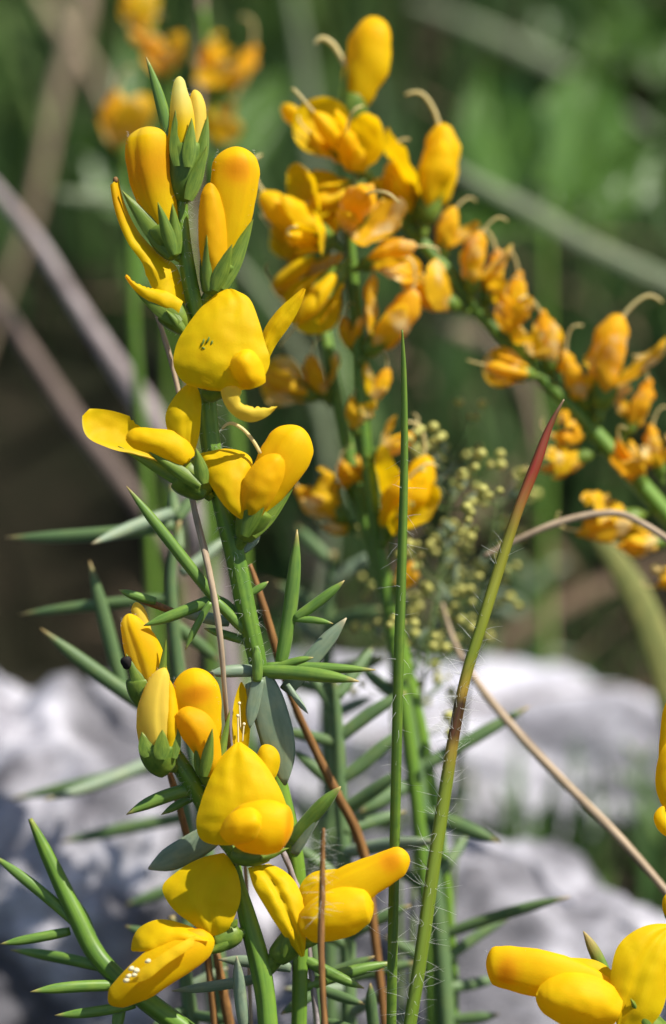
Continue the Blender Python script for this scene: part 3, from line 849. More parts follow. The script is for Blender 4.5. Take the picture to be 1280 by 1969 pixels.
pod(f, 'keel_petal', [(1300, 1560, -.1), (1298, 1480, -.1), (1300, 1400, -.1), (1302, 1330, -.1)], [30, 34, 30, 22], .6, cap=(.1, .2))
cupped(f, 'wing_petal', [(1305, 1560, -.3), (1290, 1520, -.34), (1288, 1470, -.34), (1296, 1420, -.3)], [18, 28, 26, 12], 0.62)
pod(f, 'standard_petal', [(1310, 1600, -.3), (1285, 1590, -.34), (1270, 1572, -.36), (1276, 1550, -.34)], [14, 18, 14, 8], .6, cap=(.2, .3))
f = flower(Rt, ([(1312, 1790, 0), (1300, 1770, 0)], [9, 10]), ([(1300, 1775, 0), (1294, 1755, 0), (1292, 1740, 0)], [12, 18, 16]), (), 'small yellow bud tip')
pod(f, 'bud_petal', [(1296, 1760, -.05), (1288, 1735, -.05), (1290, 1715, -.05)], [16, 16, 8], .7, cap=(.2, .3))

# ================================================================== GRASS STALKS IN FOCUS
gb = px_of_ground(.2, 752)
Gs = thing('grass_stalk', 'straight smooth green grass stalk with a pale pointed tip', 'grass stalk', P(752, gb, .2))
stem(Gs, [(773, 634, .1), (776, 700, .1), (778, 850, .1), (774, 1050, .1), (768, 1250, .1), (762, 1500, .15), (757, 1750, .2), (753, 1975, .2), (752, gb, .2)], [1.5, 5, 7, 9, 10, 10, 10, 9.5, 10], 'blade', ribs=3, hairs=90, hl=.28, hu=(.25, .9), hr=0.0019)
gb2 = px_of_ground(-.3, 770)
Gr = thing('grass_stalk', 'bristly grass stalk with a red tip and a scorched brown joint', 'grass stalk', P(770, gb2, -.3))
PTS = [(770, gb2, -.3), (786, 1975, -.3), (806, 1850, -.3), (830, 1680, -.25), (856, 1510, -.2), (872, 1410, -.2), (892, 1310, -.15), (925, 1200, -.1), (962, 1080, 0), (995, 980, 0), (1030, 890, 0.05), (1058, 815, .1), (1084, 768, .1)]
# the colour bands sit along the stalk's length
GP = PP(PTS)
mb = MB(); mb.tube(GP, [S(q) for q in (13, 12.5, 13, 13, 12.5, 11, 10.5, 11, 11, 10, 10.5, 6, 1.6)], 15, 110, ribs=3)
mb.build('stem', M['redstalk'], Gr)
h = MB()
fuzz(h, GP, [S(12)], 300, .30, .0020, u0=.02, u1=.55)
fuzz(h, GP, [S(10)], 24, .22, .0018, u0=.55, u1=.7)
ho = h.build('hair', M['hair'], Gr); ho['kind'] = 'stuff'

def stalk(name, label, pts, hw, mat, cat='dry stalk', group=None, n=8, hairs=0, ground_it=True, flat=None, face=CAMW):
    pts = list(pts)
    if ground_it:
        x, y, d = pts[-1]
        gy = px_of_ground(d, x)
        if gy > y + 20:
            pts.append((x, gy, d)); hw = list(hw) + [hw[-1]]
    mb = MB()
    d = np.mean([p[2] for p in pts])
    mb.tube(PP(pts), [S(q, d) for q in hw], n, len(pts) * 8, lump=0.15 if d < 3 else 0, thick=flat, face=face)
    base = PP(pts)[-1]
    if hairs:
        t = thing(name, label, cat, base, group)
        mb.build('stem', M[mat], t)
        h = MB(); fuzz(h, PP(pts), [S(q, d) for q in hw], hairs, .22, .0018, u0=0, u1=.45)
        ho = h.build('hair', M['hair'], t); ho['kind'] = 'stuff'
        return t
    o = mb.build(name, M[mat], None, base)
    return tag(o, label, cat, group)
stalk('dry_stalk', 'thin whitish dry stalk threading down past the hooded buds', [(296, 590, .9), (322, 670, .8), (352, 800, .7), (370, 960, .45), (398, 1080, -.2), (420, 1200, -.3), (432, 1330, -.1), (442, 1450, .5), (470, 1650, 1.0), (480, 1900, 1.2)], [4, 5, 5, 6, 6.5, 6, 4.5, 4, 4, 4], 'straw')
stalk('dry_stalk', 'short bristly brown dry stalk in front of the stretched keel', [(622, 1592, -1.2), (620, 1650, -1.2), (619, 1720, -1.2), (617, 1800, -1.2), (620, 1900, -1.2), (624, 1975, -1.2)], [3, 5, 6, 6.5, 6, 6.5], 'brown', hairs=70)
stalk('dry_stalk', 'orange-brown dry stalk behind the glaucous flat leaf', [(480, 1085, 1.2), (505, 1160, 1.2), (528, 1240, 1.3), (556, 1330, 1.5), (600, 1430, 1.8), (650, 1530, 2), (690, 1610, 2.2), (720, 1800, 2.4)], [4, 7, 8, 7, 8, 9, 10, 9], 'brown')
stalk('dry_stalk', 'dark brown stalk crossing behind the shield-shaped flower', [(310, 1440, .9), (330, 1500, .9), (352, 1580, 1), (380, 1700, 1.2), (400, 1850, 1.3)], [5, 6, 7, 7, 7], 'brown')
stalk('dry_stalk', 'thin grey-brown stalk behind the stretched-keel flower', [(540, 1630, .5), (562, 1680, .5), (580, 1735, .5), (596, 1850, .6)], [6, 6, 6, 6], 'twig')
stalk('dry_stalk', 'orange dry stalk rising under the drooping keel', [(415, 1830, 1.6), (428, 1900, 1.6), (442, 1980, 1.7)], [7, 9, 10], 'brown')
stalk('dry_straw', 'long tan straw slanting across the pale rocks', [(850, 1160, 4.6), (880, 1250, 4.4), (930, 1330, 4.0), (1000, 1415, 3.6), (1090, 1510, 3.2), (1180, 1600, 2.8), (1260, 1690, 2.4), (1330, 1780, 2.2)], [4, 6, 8, 9, 9, 9, 8, 8], 'straw')
stalk('dry_straw', 'pale bent straw arching over the fading flowers', [(930, 1070, 3.2), (1000, 1035, 3.2), (1090, 1000, 3.2), (1150, 988, 3.2), (1192, 988, 3.2), (1240, 1010, 3.1), (1300, 1050, 3.0), (1420, 1180, 3.0)], [4, 6, 7, 7, 6.5, 6.5, 7, 7], 'straw')

# ================================================================== SPINY SHOOT AT THE SIDE
def shoot(label, path, hw, needles, mat='needleback', group=None, smat=None):
    x, y, d = path[-1]
    gy = px_of_ground(d, x)
    path = list(path)
    hw = list(hw)
    if gy > y + 15:
        path.append((x + 12, gy, d)); hw.append(hw[-1])
    t = thing('spiny_broom_shoot', label, 'spiny shoot', P(*path[-1]), group)
    dd = np.mean([p[2] for p in path])
    mb = MB(); mb.tube(PP(path), [S(q, dd) for q in hw], 12, len(path) * 8, ribs=5, tint=lambda u, v: np.clip(1 - u / 0.06, 0, 1) * .8)
    mb.build('stem', M[smat or mat], t)
    for nd in needles:
        (a, b, h) = nd[:3]
        needle(t, a, b, h, nd[3] if len(nd) > 3 else mat, tip=.9)
    return t
shoot('green spiny shoot with a pale tip in front of the dark-fronted rock', [(58, 1574, .6), (90, 1640, .6), (145, 1755, .5), (190, 1840, .4), (228, 1880, .3), (290, 1930, .2), (370, 1990, .2)], [4, 13, 17, 18, 17, 19, 19],
      [((175, 1800, .5), (-20, 1640, .8), 13), ((135, 1790, .6), (0, 1815, .5), 11), ((210, 1862, .5), (20, 1826, 1.4), 13), ((190, 1850, .4), (150, 1730, 1.0), 13), ((235, 1895, .3), (58, 1907, 0), 13), ((260, 1930, .3), (105, 1952, .2), 12),
       ((225, 1975, .5), (240, 1890, .6), 14), ((250, 1905, .3), (330, 1860, .8), 12)], 'needle', smat='stem')
# ================================================================== BLURRED PLANTS BEHIND
def local_flower(kind, seed):
    """template flower in its own space: base at the origin, axis +Z, back of the flower +X; returns list of (name, mesh, material)"""
    random.seed(seed)
    out = []
    X, Y, Z = np.eye(3)
    def keep(name, mb, mat):
        o = mb.build(name, M[mat], None, np.zeros(3))
        me = o.data
        bpy.data.objects.remove(o)
        out.append((name, me))
    pm = 'petal' if kind in ('open', 'shut') else 'oldpetal'
    mb = MB()
    mb.tube([[0, 0, -.02], [0, 0, .15]], [.05, .06], 8, 5)
    mb.tube([[0, 0, .1], [0, 0, .28], [.0, 0, .45]], [.07, .14, .13], 12, 10, cap=(.2, 0))
    for k, a in enumerate((0.3, 2.3, 4.2)):
        e = np.array([math.cos(a), math.sin(a), 0])
        s = np.array([-math.sin(a), math.cos(a), 0])
        mb.petal([e * .12 - s * .06 + Z * .35, e * .15 - s * .05 + Z * .5, e * .17 + Z * .68], [e * .12 + s * .06 + Z * .35, e * .15 + s * .05 + Z * .5, e * .17 + Z * .68 + s * .004], .01, face=e, nu=8, nv=4, ripple=0)
    keep('flower', mb, 'calyx')
    sh = 1.0 if kind != 'faded' else .72
    tipc = (lambda u, v: .25 * np.exp(-((u - .82) / .14)**2)) if pm == 'petal' else (lambda u, v: .3 * u)
    if kind == 'shut':
        mb = MB(); mb.tube([[0, 0, .3], [.03, 0, .6], [.04, 0, .9], [0, 0, 1.2]], [.11, .20, .22, .19], 14, 18, face=Y, thick=.7, expo=1.6, cap=(.1, .25), tint=tipc, lump=.2)
        keep('standard_petal', mb, pm)
    else:
        mb = MB(); mb.tube([[0, 0, .3], [-.06, 0, .6], [-.04, 0, .9], [.03, 0, 1.18]], [.10, .19 * sh, .19 * sh, .14 * sh], 14, 18, face=Y, thick=.7, expo=1.6, cap=(.1, .25), tint=tipc, lump=.25 if sh == 1 else .9)
        keep('keel_petal', mb, pm)
        for sg in (-1, 1):
            mb = MB(); mb.petal([[.05, sg * .10, .32], [.12, sg * .17, .55], [.12, sg * .20, .8], [.02, sg * .2, .98]], [[-.03, sg * .10, .32], [-.16, sg * .18, .55], [-.16, sg * .22, .8], [-.02, sg * .22, .99]],
                                .05 * sh, face=sg * Y, nu=12, nv=7, tint=.08, ripple=.05)
            keep('wing_petal', mb, pm)
        w_ = .40 * sh
        mb = MB(); mb.petal([[.08, -.06, .32], [.16, -w_ * .8, .55], [.34, -w_, .78], [.48, -w_ * .7, .95], [.54, -.05, 1.04]], [[.08, .06, .32], [.16, w_ * .8, .55], [.34, w_, .78], [.48, w_ * .7, .95], [.54, .05, 1.04]],
                            [.02, -.08, -.12, -.08, 0], face=-X + Z * .6, nu=16, nv=11, fold=.03, ripple=.05 if sh == 1 else .25)
        keep('standard_petal', mb, pm)
    if kind != 'shut':
        mb = MB(); mb.tube([[.02, 0, 1.05], [.12, 0, 1.3], [.30, 0, 1.45], [.44, 0, 1.40]], [.022, .02, .018, .014], 6, 14)
        keep('style', mb, 'style')
    return out
TPL = {}
for kind in ('open', 'shut', 'faded', 'worn'):
    TPL[kind] = [local_flower(kind, 11 + q) for q in range(2)]

def place_flower(parent, kind, a, b, roll=0.0, size=1.0, no_style=False):
    """copy of a template flower with its stalk at pixel a and its keel tip at pixel b"""
    pa, pb = P(*a), P(*b)
    z = nrm(pb - pa)
    ln = np.linalg.norm(pb - pa) / 1.18 * size
    x = CAMW - (CAMW @ z) * z
    x = nrm(x) if np.linalg.norm(x) > .05 else nrm(np.cross(z, RIGHT))
    y = np.cross(z, x)
    cr, sr = math.cos(roll), math.sin(roll)
    x, y = x * cr + y * sr, y * cr - x * sr
    o0 = np.array(parent['_o'])
    mw = Matrix(((x[0], y[0], z[0], pa[0] - o0[0]), (x[1], y[1], z[1], pa[1] - o0[1]), (x[2], y[2], z[2], pa[2] - o0[2]), (0, 0, 0, 1))) @ Matrix.Scale(ln, 4)
    tp = TPL[kind][random.randrange(2)]
    root = None
    for name, me in tp:
        if no_style and name == 'style':
            continue
        o = bpy.data.objects.new(name, me)
        col.objects.link(o)
        if root is None:
            root = o
            o.parent = parent
            o.matrix_basis = mw
        else:
            o.parent = root
    return root

def broom(label, path, hw, flowers, needles=(), group='blurred broom stems behind'):
    x, y, d = path[-1]
    gy = px_of_ground(d, x)
    path, hw = list(path), list(hw)
    if gy > y + 20:
        path.append((x + 15, gy, d)); hw.append(hw[-1])
    t = thing('flowering_broom_stem', label, 'broom plant', P(*path[-1]), group)
    dd = np.mean([p[2] for p in path])
    mb = MB(); mb.tube(PP(path), [S(q, dd) for q in hw], 12, len(path) * 8, ribs=5)
    mb.build('stem', M['stem'], t)
    for fl in flowers:
        kind, a, b, roll = fl[:4]
        place_flower(t, kind, (a[0], a[1], a[2] if len(a) > 2 else d), (b[0], b[1], b[2] if len(b) > 2 else d), roll, fl[4] if len(fl) > 4 else 1.0)
    for nd in needles:
        needle(t, nd[0], nd[1], nd[2], 'needleback')
    return t
PI = math.pi
D3 = 5.0
ARCH = broom('arching broom stem with bright fresh flowers on top and orange fading ones below',
      [(655, 225, D3), (682, 290, D3), (712, 352, D3), (770, 420, D3), (840, 500, D3), (930, 610, D3), (1020, 705, D3), (1100, 785, D3), (1190, 885, D3), (1290, 1000, D3), (1420, 1160, D3)], [5, 8, 11, 12, 13, 14, 14, 15, 17, 18, 19],
      [('shut', (662, 275, D3 - .2), (716, 36, D3 - .2), 1.2, 1.0), ('open', (680, 300, D3), (600, 262, D3 - .6), 2.4, 1.0), ('open', (700, 345, D3 - .2), (668, 270, D3 - 1.0), 1.8, 1.2), ('open', (690, 330, D3 - .3), (622, 240, D3 - 1.0), PI * 1.0, 1.25), ('shut', (640, 290, D3), (532, 196, D3), .4, .9),
       ('open', (700, 350, D3 - .3), (596, 392, D3 - .8), 2.6, 1.0), ('open', (812, 455, D3 - .2), (852, 238, D3 - .2), -PI * .5, 1.0), ('open', (800, 440, D3), (740, 290, D3 - .3), 1.6, .85),
       ('worn', (790, 440, D3), (700, 385, D3 - .5), 2.2), ('worn', (845, 510, D3), (880, 370, D3), 2.0, .8), ('worn', (905, 580, D3 - .2), (922, 445, D3 - .3), PI * .5), ('faded', (930, 600, D3), (958, 478, D3), -1.5),
       ('worn', (900, 600, D3 - .1), (785, 545, D3 - .4), .5, 1.1), ('faded', (965, 640, D3), (1000, 520, D3), -1.2), ('faded', (985, 668, D3 - .2), (968, 560, D3 - .4), 1.0),
       ('worn', (1040, 725, D3 - .3), (945, 705, D3 - .6), 3.0, 1.1), ('faded', (1062, 735, D3), (1040, 580, D3 - .2), -1.0, .9), ('worn', (1150, 808, D3 - .2), (1192, 594, D3 - .2), PI * .5, .95), ('faded', (1140, 800, D3), (1082, 672, D3 - .2), 1.4),
       ('faded', (1195, 850, D3), (1250, 728, D3), -1.6), ('faded', (1140, 838, D3), (1058, 838, D3 - .3), 1.4), ('faded', (1150, 870, D3), (1045, 900, D3), .3, 1.1), ('faded', (1275, 930, D3), (1250, 815, D3), 1.5),
       ('faded', (1250, 985, D3), (1120, 1022, D3 - .2), 1.0, 1.1), ('faded', (1290, 1040, D3), (1185, 1052, D3 - .2), 2.2), ('faded', (1330, 1090, D3), (1260, 1130, D3), 2.2), ('faded', (1240, 950, D3), (1180, 830, D3 - .4), 0.4, .9)])
thread(ARCH, 'style', [(664, 128, D3 - .2), (652, 104, D3 - .2), (636, 82, D3 - .2), (618, 74, D3 - .2), (606, 84, D3 - .2)], 5)
D1 = 4.3
broom('upright crowded broom stem with dull yellow flowers beside the grass stalk',
      [(672, 400, D1), (678, 520, D1), (686, 640, D1), (695, 760, D1), (705, 880, D1), (722, 1010, D1), (738, 1100, D1), (760, 1250, D1), (790, 1450, D1)], [6, 10, 12, 12, 12, 13, 13, 13, 13],
      [('open', (655, 480, D1), (500, 372, D1 - .3), 2.0, 1.0), ('open', (640, 470, D1 - .3), (560, 455, D1 - 1.0), .3, 1.1), ('open', (670, 500, D1 - .4), (580, 610, D1 - .8), PI, 1.1), ('shut', (640, 470, D1), (515, 560, D1), 0, .9),
       ('worn', (680, 520, D1 - .3), (800, 470, D1 - .6), 2.4, 1.0), ('worn', (668, 450, D1), (690, 395, D1 - .9), 1.4, 1.5), ('worn', (690, 700, D1 - .1), (800, 560, D1 - .3), -PI * .5, 1.0), ('worn', (684, 690, D1), (655, 600, D1), 1.2, .9),
       ('worn', (700, 790, D1), (752, 700, D1), -1.2, .9), ('faded', (692, 850, D1), (676, 760, D1), 1.2), ('worn', (706, 880, D1 - .1), (795, 835, D1), -1.8, 1.0), ('worn', (712, 930, D1 + .3), (650, 890, D1), 1.3, .9),
       ('open', (735, 1045, D1 - .3), (828, 868, D1 - .2), -1.3, .95), ('open', (740, 1050, D1 - .2), (770, 950, D1 - .7), 2.0, 1.3), ('faded', (752, 1150, D1), (800, 1070, D1), 0.3, .9)])
broom('slanting broom stem with drooping dull orange flowers, crossing the crowded upright one',
      [(600, 470, 5.2), (612, 560, 5.2), (632, 680, 5.0), (655, 800, 4.9), (682, 920, 4.8), (708, 1020, 4.7), (732, 1110, 4.6), (775, 1260, 4.6)], [6, 10, 12, 13, 13, 14, 14, 14],
      [('worn', (628, 770, 4.9), (500, 722, 4.7), 3.0, 1.05), ('worn', (632, 780, 4.9), (598, 692, 4.6), 1.5, 1.1), ('worn', (612, 590, 5.1), (522, 545, 5), 2.0), ('open', (604, 520, 5.1), (520, 440, 4.8), 2.8, 1.0), ('open', (608, 540, 5.1), (566, 470, 4.4), 1.6, 1.2), ('open', (600, 480, 5.1), (650, 400, 4.7), -2.0, 1.0), ('worn', (608, 560, 5.1), (600, 480, 4.6), .4, 1.4), ('faded', (675, 960, 4.8), (655, 880, 4.7), 1.2, 1.0),
       ('faded', (680, 1010, 4.8), (565, 935, 4.7), 1.0), ('faded', (690, 1020, 4.8), (600, 1010, 4.8), 2.0, .8)])
DF = 13.0
broom('far blurred broom stem with orange flowers among the straw', [(390, 20, DF), (402, 160, DF), (412, 300, DF), (430, 500, DF), (450, 760, DF)], [7, 8, 9, 9, 10],
      [('faded', (405, 210, DF), (492, 88, DF), -1.5, 1.0), ('worn', (410, 200, DF), (400, 95, DF - .6), .3, 1.1), ('faded', (412, 290, DF), (398, 190, DF), 1.3), ('worn', (415, 300, DF), (440, 210, DF), .5, .9)])
broom('far blurred broom stem with dull yellow flowers above the top bud', [(250, -40, DF + 1), (290, 60, DF + 1), (330, 180, DF + 1), (350, 400, DF + 1), (380, 700, DF + 1)], [7, 8, 9, 9, 10],
      [('worn', (300, 90, DF + 1), (245, -5, DF + 1), .8, 1.1), ('worn', (300, 95, DF + 1), (250, 62, DF + .6), 1.8, 1.0), ('faded', (335, 170, DF + 1), (290, 80, DF + .4), 1.0, 1.2)])
broom('single far blurred broom sprig with one ochre flower beside a tan stalk', [(238, 300, DF), (250, 420, DF), (258, 640, DF), (280, 900, DF)], [6, 8, 9, 9],
      [('worn', (240, 330, DF), (222, 175, DF), .8, 1.0)])

# spiny leaf shoots, out of focus, behind and between
random.seed(21)
shoot('dull spiny shoot with long level needles over the dark hollow', [(345, 1000, 3.6), (330, 1100, 3.6), (335, 1200, 3.6), (350, 1330, 3.6), (380, 1500, 3.6)], [5, 10, 12, 13, 13],
      [((335, 1010, 3.6), (8, 1034, 4.2), 15), ((330, 985, 3.6), (176, 1046, 2.6), 14, 'glaucous'), ((330, 1150, 3.6), (36, 1182, 4.2), 13), ((240, 1340, 3.6), (172, 1078, 3.4), 16), ((330, 1390, 3.4), (78, 1208, 3.0), 17), ((340, 1000, 3.6), (420, 880, 4), 13),
       ((350, 1100, 3.6), (440, 1030, 4), 13, 'glaucous'), ((335, 1200, 3.6), (420, 1270, 4), 14), ((345, 1060, 3.8), (330, 930, 4.4), 14), ((345, 1330, 3.6), (240, 1330, 3.6), 13)])
shoot('blurred pale-green spiny shoot lying against the dark-fronted rock', [(330, 1380, 6.2), (345, 1470, 6.2), (365, 1600, 6.2), (390, 1750, 6.2)], [6, 11, 13, 13],
      [((340, 1440, 6.2), (84, 1538, 4.8), 15, 'glaucous'), ((345, 1460, 6.2), (15, 1538, 6.6), 14), ((360, 1570, 6.2), (115, 1620, 6.4), 14), ((360, 1590, 6.2), (330, 1720, 6), 15, 'glaucous'), ((340, 1420, 6.2), (240, 1330, 6), 13),
       ((375, 1690, 6), (240, 1740, 6), 14), ((380, 1700, 6), (330, 1860, 5.6), 15)])
shoot('tangled dark spiny shoot between the flowers and the grass stalk', [(640, 1290, 3.4), (650, 1400, 3.4), (655, 1520, 3.4), (665, 1680, 3.3), (672, 1969, 3.2)], [6, 11, 13, 14, 15],
      [((650, 1420, 3.4), (780, 1330, 3.4), 15), ((655, 1500, 3.4), (770, 1400, 3.4), 16), ((650, 1430, 3.4), (540, 1405, 3.5), 13), ((655, 1560, 3.4), (770, 1480, 3.0), 15), ((655, 1520, 3.4), (560, 1440, 3.6), 14),
       ((660, 1640, 3.3), (845, 1618, 2.2), 16, 'glaucous'), ((660, 1600, 3.3), (780, 1560, 3.6), 14), ((665, 1700, 3.3), (560, 1620, 3.4), 14), ((668, 1800, 3.2), (790, 1740, 3.0), 14), ((668, 1820, 3.2), (560, 1760, 3.2), 14),
       ((670, 1880, 3.2), (800, 1850, 3), 14), ((670, 1900, 3.2), (545, 1900, 3), 14, 'glaucous'), ((668, 1780, 3.2), (720, 1680, 3), 14), ((672, 1950, 3.2), (760, 1900, 2.4), 13, 'glaucous'), ((650, 1380, 3.4), (590, 1290, 3.6), 13), ((648, 1340, 3.4), (720, 1240, 3.8), 14)])
shoot('dark spiny shoot standing behind the red-tipped stalk', [(770, 1280, 4.4), (790, 1400, 4.4), (812, 1550, 4.4), (838, 1720, 4.3), (860, 1969, 4.2)], [7, 12, 15, 16, 17],
      [((800, 1480, 4.4), (1018, 1358, 4.6), 15), ((805, 1560, 4.4), (962, 1620, 3.8), 17), ((800, 1500, 4.4), (690, 1562, 4), 17), ((845, 1800, 4.3), (1096, 1724, 3.6), 13), ((850, 1850, 4.3), (985, 1760, 4.6), 12), ((840, 1720, 4.3), (740, 1660, 4.6), 14),
       ((850, 1860, 4.3), (740, 1800, 4.4), 14), ((855, 1900, 4.2), (960, 1880, 4.6), 13), ((780, 1350, 4.4), (690, 1280, 4.8), 14), ((835, 1690, 4.3), (900, 1600, 4.8), 13), ((858, 1960, 4.2), (960, 1950, 4), 13)])
shoot('short green spiny shoot rising at the foot of the curved stem', [(600, 1800, 1.6), (610, 1880, 1.6), (618, 1990, 1.6)], [8, 11, 13],
      [((610, 1880, 1.6), (720, 1838, 1.4), 13), ((612, 1900, 1.6), (700, 1930, 1.2), 12), ((612, 1905, 1.6), (540, 1950, 1.4), 12), ((616, 1960, 1.6), (700, 1985, 1.0), 12), ((720, 1985, 1.4), (712, 1890, 1.2), 13)])
shoot('loose spiny shoot under the drooping keel', [(330, 1760, 2.4), (352, 1850, 2.4), (372, 1985, 2.4)], [7, 12, 14],
      [((345, 1820, 2.4), (240, 1780, 2.6), 13), ((350, 1850, 2.4), (420, 1760, 2.8), 13), ((360, 1900, 2.4), (440, 1860, 2.4), 12, 'glaucous'), ((365, 1940, 2.4), (290, 1975, 2.2), 12), ((365, 1950, 2.4), (450, 1960, 2), 12)])

shoot('grey-green spiny shoot far behind the leaf whorl', [(640, 1060, 7.5), (632, 1160, 7.5), (628, 1280, 7.5), (630, 1420, 7.5)], [6, 11, 13, 14],
      [((634, 1120, 7.5), (730, 1060, 7.5), 15, 'glaucous'), ((632, 1180, 7.5), (530, 1120, 7.8), 15), ((630, 1200, 7.5), (740, 1170, 7.2), 16), ((630, 1240, 7.5), (560, 1190, 7), 14, 'glaucous'), ((630, 1290, 7.5), (740, 1270, 7.2), 15), ((630, 1330, 7.5), (540, 1300, 7.4), 15),
       ((636, 1080, 7.5), (570, 1010, 7.8), 14), ((630, 1380, 7.5), (720, 1340, 7), 15, 'glaucous')])
shoot('small green sprig growing from the crevice beside the rock', [(1225, 1440, 19), (1230, 1520, 19), (1236, 1620, 19)], [4, 6, 7],
      [((1227, 1470, 19), (1195, 1420, 19), 7), ((1228, 1480, 19), (1265, 1425, 19), 7), ((1230, 1520, 19), (1180, 1480, 19), 8), ((1231, 1530, 19), (1280, 1490, 19), 8), ((1233, 1570, 19), (1190, 1545, 19), 8, 'glaucous'), ((1233, 1580, 19), (1285, 1550, 19), 8)])
shoot('blurred bluish spiny shoot between the bent straw and the pale rock', [(1010, 1080, 30), (1005, 1170, 30), (1000, 1260, 30), (1000, 1380, 30)], [5, 9, 11, 12],
      [((1006, 1130, 30), (1090, 1080, 30), 14, 'glaucous'), ((1005, 1180, 30), (920, 1140, 30), 14, 'glaucous'), ((1003, 1210, 30), (1110, 1180, 30), 14), ((1002, 1250, 30), (900, 1220, 30), 14), ((1002, 1270, 30), (1100, 1260, 30), 13, 'glaucous'), ((1008, 1110, 30), (960, 1050, 30), 13)])
# wiry herb with tiny round buds
random.seed(5)
def herb(label, path, nbranch, nb, spread, d):
    gy = px_of_ground(d, path[-1][0])
    path = list(path) + [(path[-1][0], gy, d)]
    t = thing('wiry_bedstraw', label, 'wiry herb', P(*path[-1]), 'wiry herbs with tiny buds')
    mb = MB(); mb.tube(PP(path), [S(q, d) for q in ([3.0] * (len(path) - 2) + [5, 6])], 7, len(path) * 6)
    mb.build('stem', M['wiry'], t)
    ball = MB(); ball.tube([[0, 0, -1], [0, 0, 0], [0, 0, 1]], [1], 10, 9, cap=(.5, .5), lump=.5, face=RIGHT)
    o = ball.build('bud', M['budball'], None, np.zeros(3)); bme = o.data; bpy.data.objects.remove(o)
    c = spl(np.array(path[:-1], float), 60)
    for k in range(nbranch):
        i = random.randrange(2, 52)
        p0 = c[i]
        ang = random.choice((-1, 1)) * random.uniform(.35, 1.25)
        ln = random.uniform(.5, 1.0) * spread
        e = p0 + np.array([math.sin(ang) * ln, -math.cos(ang) * ln, random.uniform(-1.5, 1.5)])
        mid = (p0 + e) / 2 + np.array([math.sin(ang) * ln * .1, ln * .06, 0])
        mb = MB(); mb.tube(PP([p0, mid, e]), [S(1.9, d), S(1.2, d)], 5, 8)
        mb.build('branch', M['wiry'], t)
        if k % 2 == 0:
            lf = e * .4 + p0 * .6
            needle(t, tuple(lf), (lf[0] + random.uniform(-40, 40), lf[1] - random.uniform(10, 45), lf[2]), 5, 'glaucous', flat=.3)
        for j in range(nb):
            q = e + np.array([random.uniform(-26, 26), random.uniform(-30, 22), random.uniform(-.5, .5)]) * (j > 0)
            if j:
                mb = MB(); mb.tube(PP([mid * .3 + e * .7, q]), [S(.9, d)], 4, 3); mb.build('branch', M['wiry'], t)
            b = bpy.data.objects.new('bud', bme); col.objects.link(b)
            b.parent = t
            b.location = P(*q) - np.array(t['_o'])
            b.scale = (S(random.uniform(5, 10.5), d),) * 3
    return t
herb('wiry herb beaded with tiny yellow-green buds between the two grass stalks', [(868, 870, 5.2), (862, 980, 5.2), (845, 1100, 5.2), (826, 1220, 5.2), (810, 1350, 5.2), (800, 1560, 5.2)], 48, 4, 105, 5.2)
herb('wiry herb with sparse buds just behind the plain grass stalk', [(760, 1000, 6.4), (752, 1090, 6.4), (748, 1200, 6.4), (752, 1330, 6.4), (760, 1500, 6.4)], 22, 3, 80, 6.4)
herb('thin wiry herb with few buds leaning past the red-tipped stalk', [(960, 960, 6.8), (945, 1060, 6.8), (925, 1160, 6.8), (905, 1280, 6.8), (890, 1420, 6.8)], 22, 3, 85, 6.8)
# ================================================================== FAR UNDERGROWTH
random.seed(3)
def blades(name, label, n, xr, yr, hr, wr, tr, mat='under', lean=.45, seed=1, clear=None):
    """a mass of grass and leaf blades rooted in the bank"""
    r = np.random.default_rng(seed)
    mb = MB()
    V, T, U_, F = [], [], [], []
    seg = 6
    k = 0
    for i in range(n):
        y = r.uniform(*yr)
        x = r.uniform(xr[0], xr[1]) * (y + 40) / 100
        if clear is not None and clear(x, y):
            continue
        h = r.uniform(*hr)
        wd = r.uniform(*wr)
        a = r.uniform(0, 2 * np.pi)
        ln = r.uniform(.1, 1) * lean
        dirn = np.array([math.cos(a), math.sin(a), 0])
        sd = np.array([-math.sin(a + r.uniform(-.7, .7)), math.cos(a), 0])
        s = np.linspace(0, 1, seg)
        c = np.array([x, y, ground_z(x, y) - .3])[None] + np.outer(s * h, [0, 0, 1]) * (1 - .25 * ln * s)[:, None] + np.outer(s**2 * h * ln, dirn)
        ww = wd * np.minimum(1, 3.2 * (1 - s)) * (0.55 + .45 * np.sin(np.pi * (s * .8 + .2)))
        ww[-1] = wd * .03
        g_ = np.stack([c - sd * ww[:, None], c + np.cross(sd, dirn) * ww[:, None] * .35, c + sd * ww[:, None]], 1)
        t = float(np.clip(r.normal(*tr), 0, 1))
        mb.grid(g_, t)
    o = mb.build(name, M[mat])
    return tag(o, label, None, kind='stuff')
blades('grass', 'blurred mass of dark green grass on the bank', 3000, (-22, 26), (34, 105), (3, 9), (.10, .30), (.12, .22), seed=1, clear=lambda x, y: x < -3 and y < 44)
blades('grass', 'lighter green grass high on the bank', 2600, (-24, 2), (50, 120), (4, 12), (.12, .35), (.6, .2), seed=2)
blades('undergrowth', 'low green ground cover at the rocks and crevice', 1400, (-18, 24), (12, 40), (.8, 3.0), (.06, .22), (.35, .25), seed=4, clear=lambda x, y: x < -2.5 and y > 20)
blades('litter', 'dead brown stalks and leaves lying on the bank', 200, (-6, 24), (18, 90), (2, 7), (.08, .45), (.5, .2), mat='deadleaf', lean=1.6, seed=6)

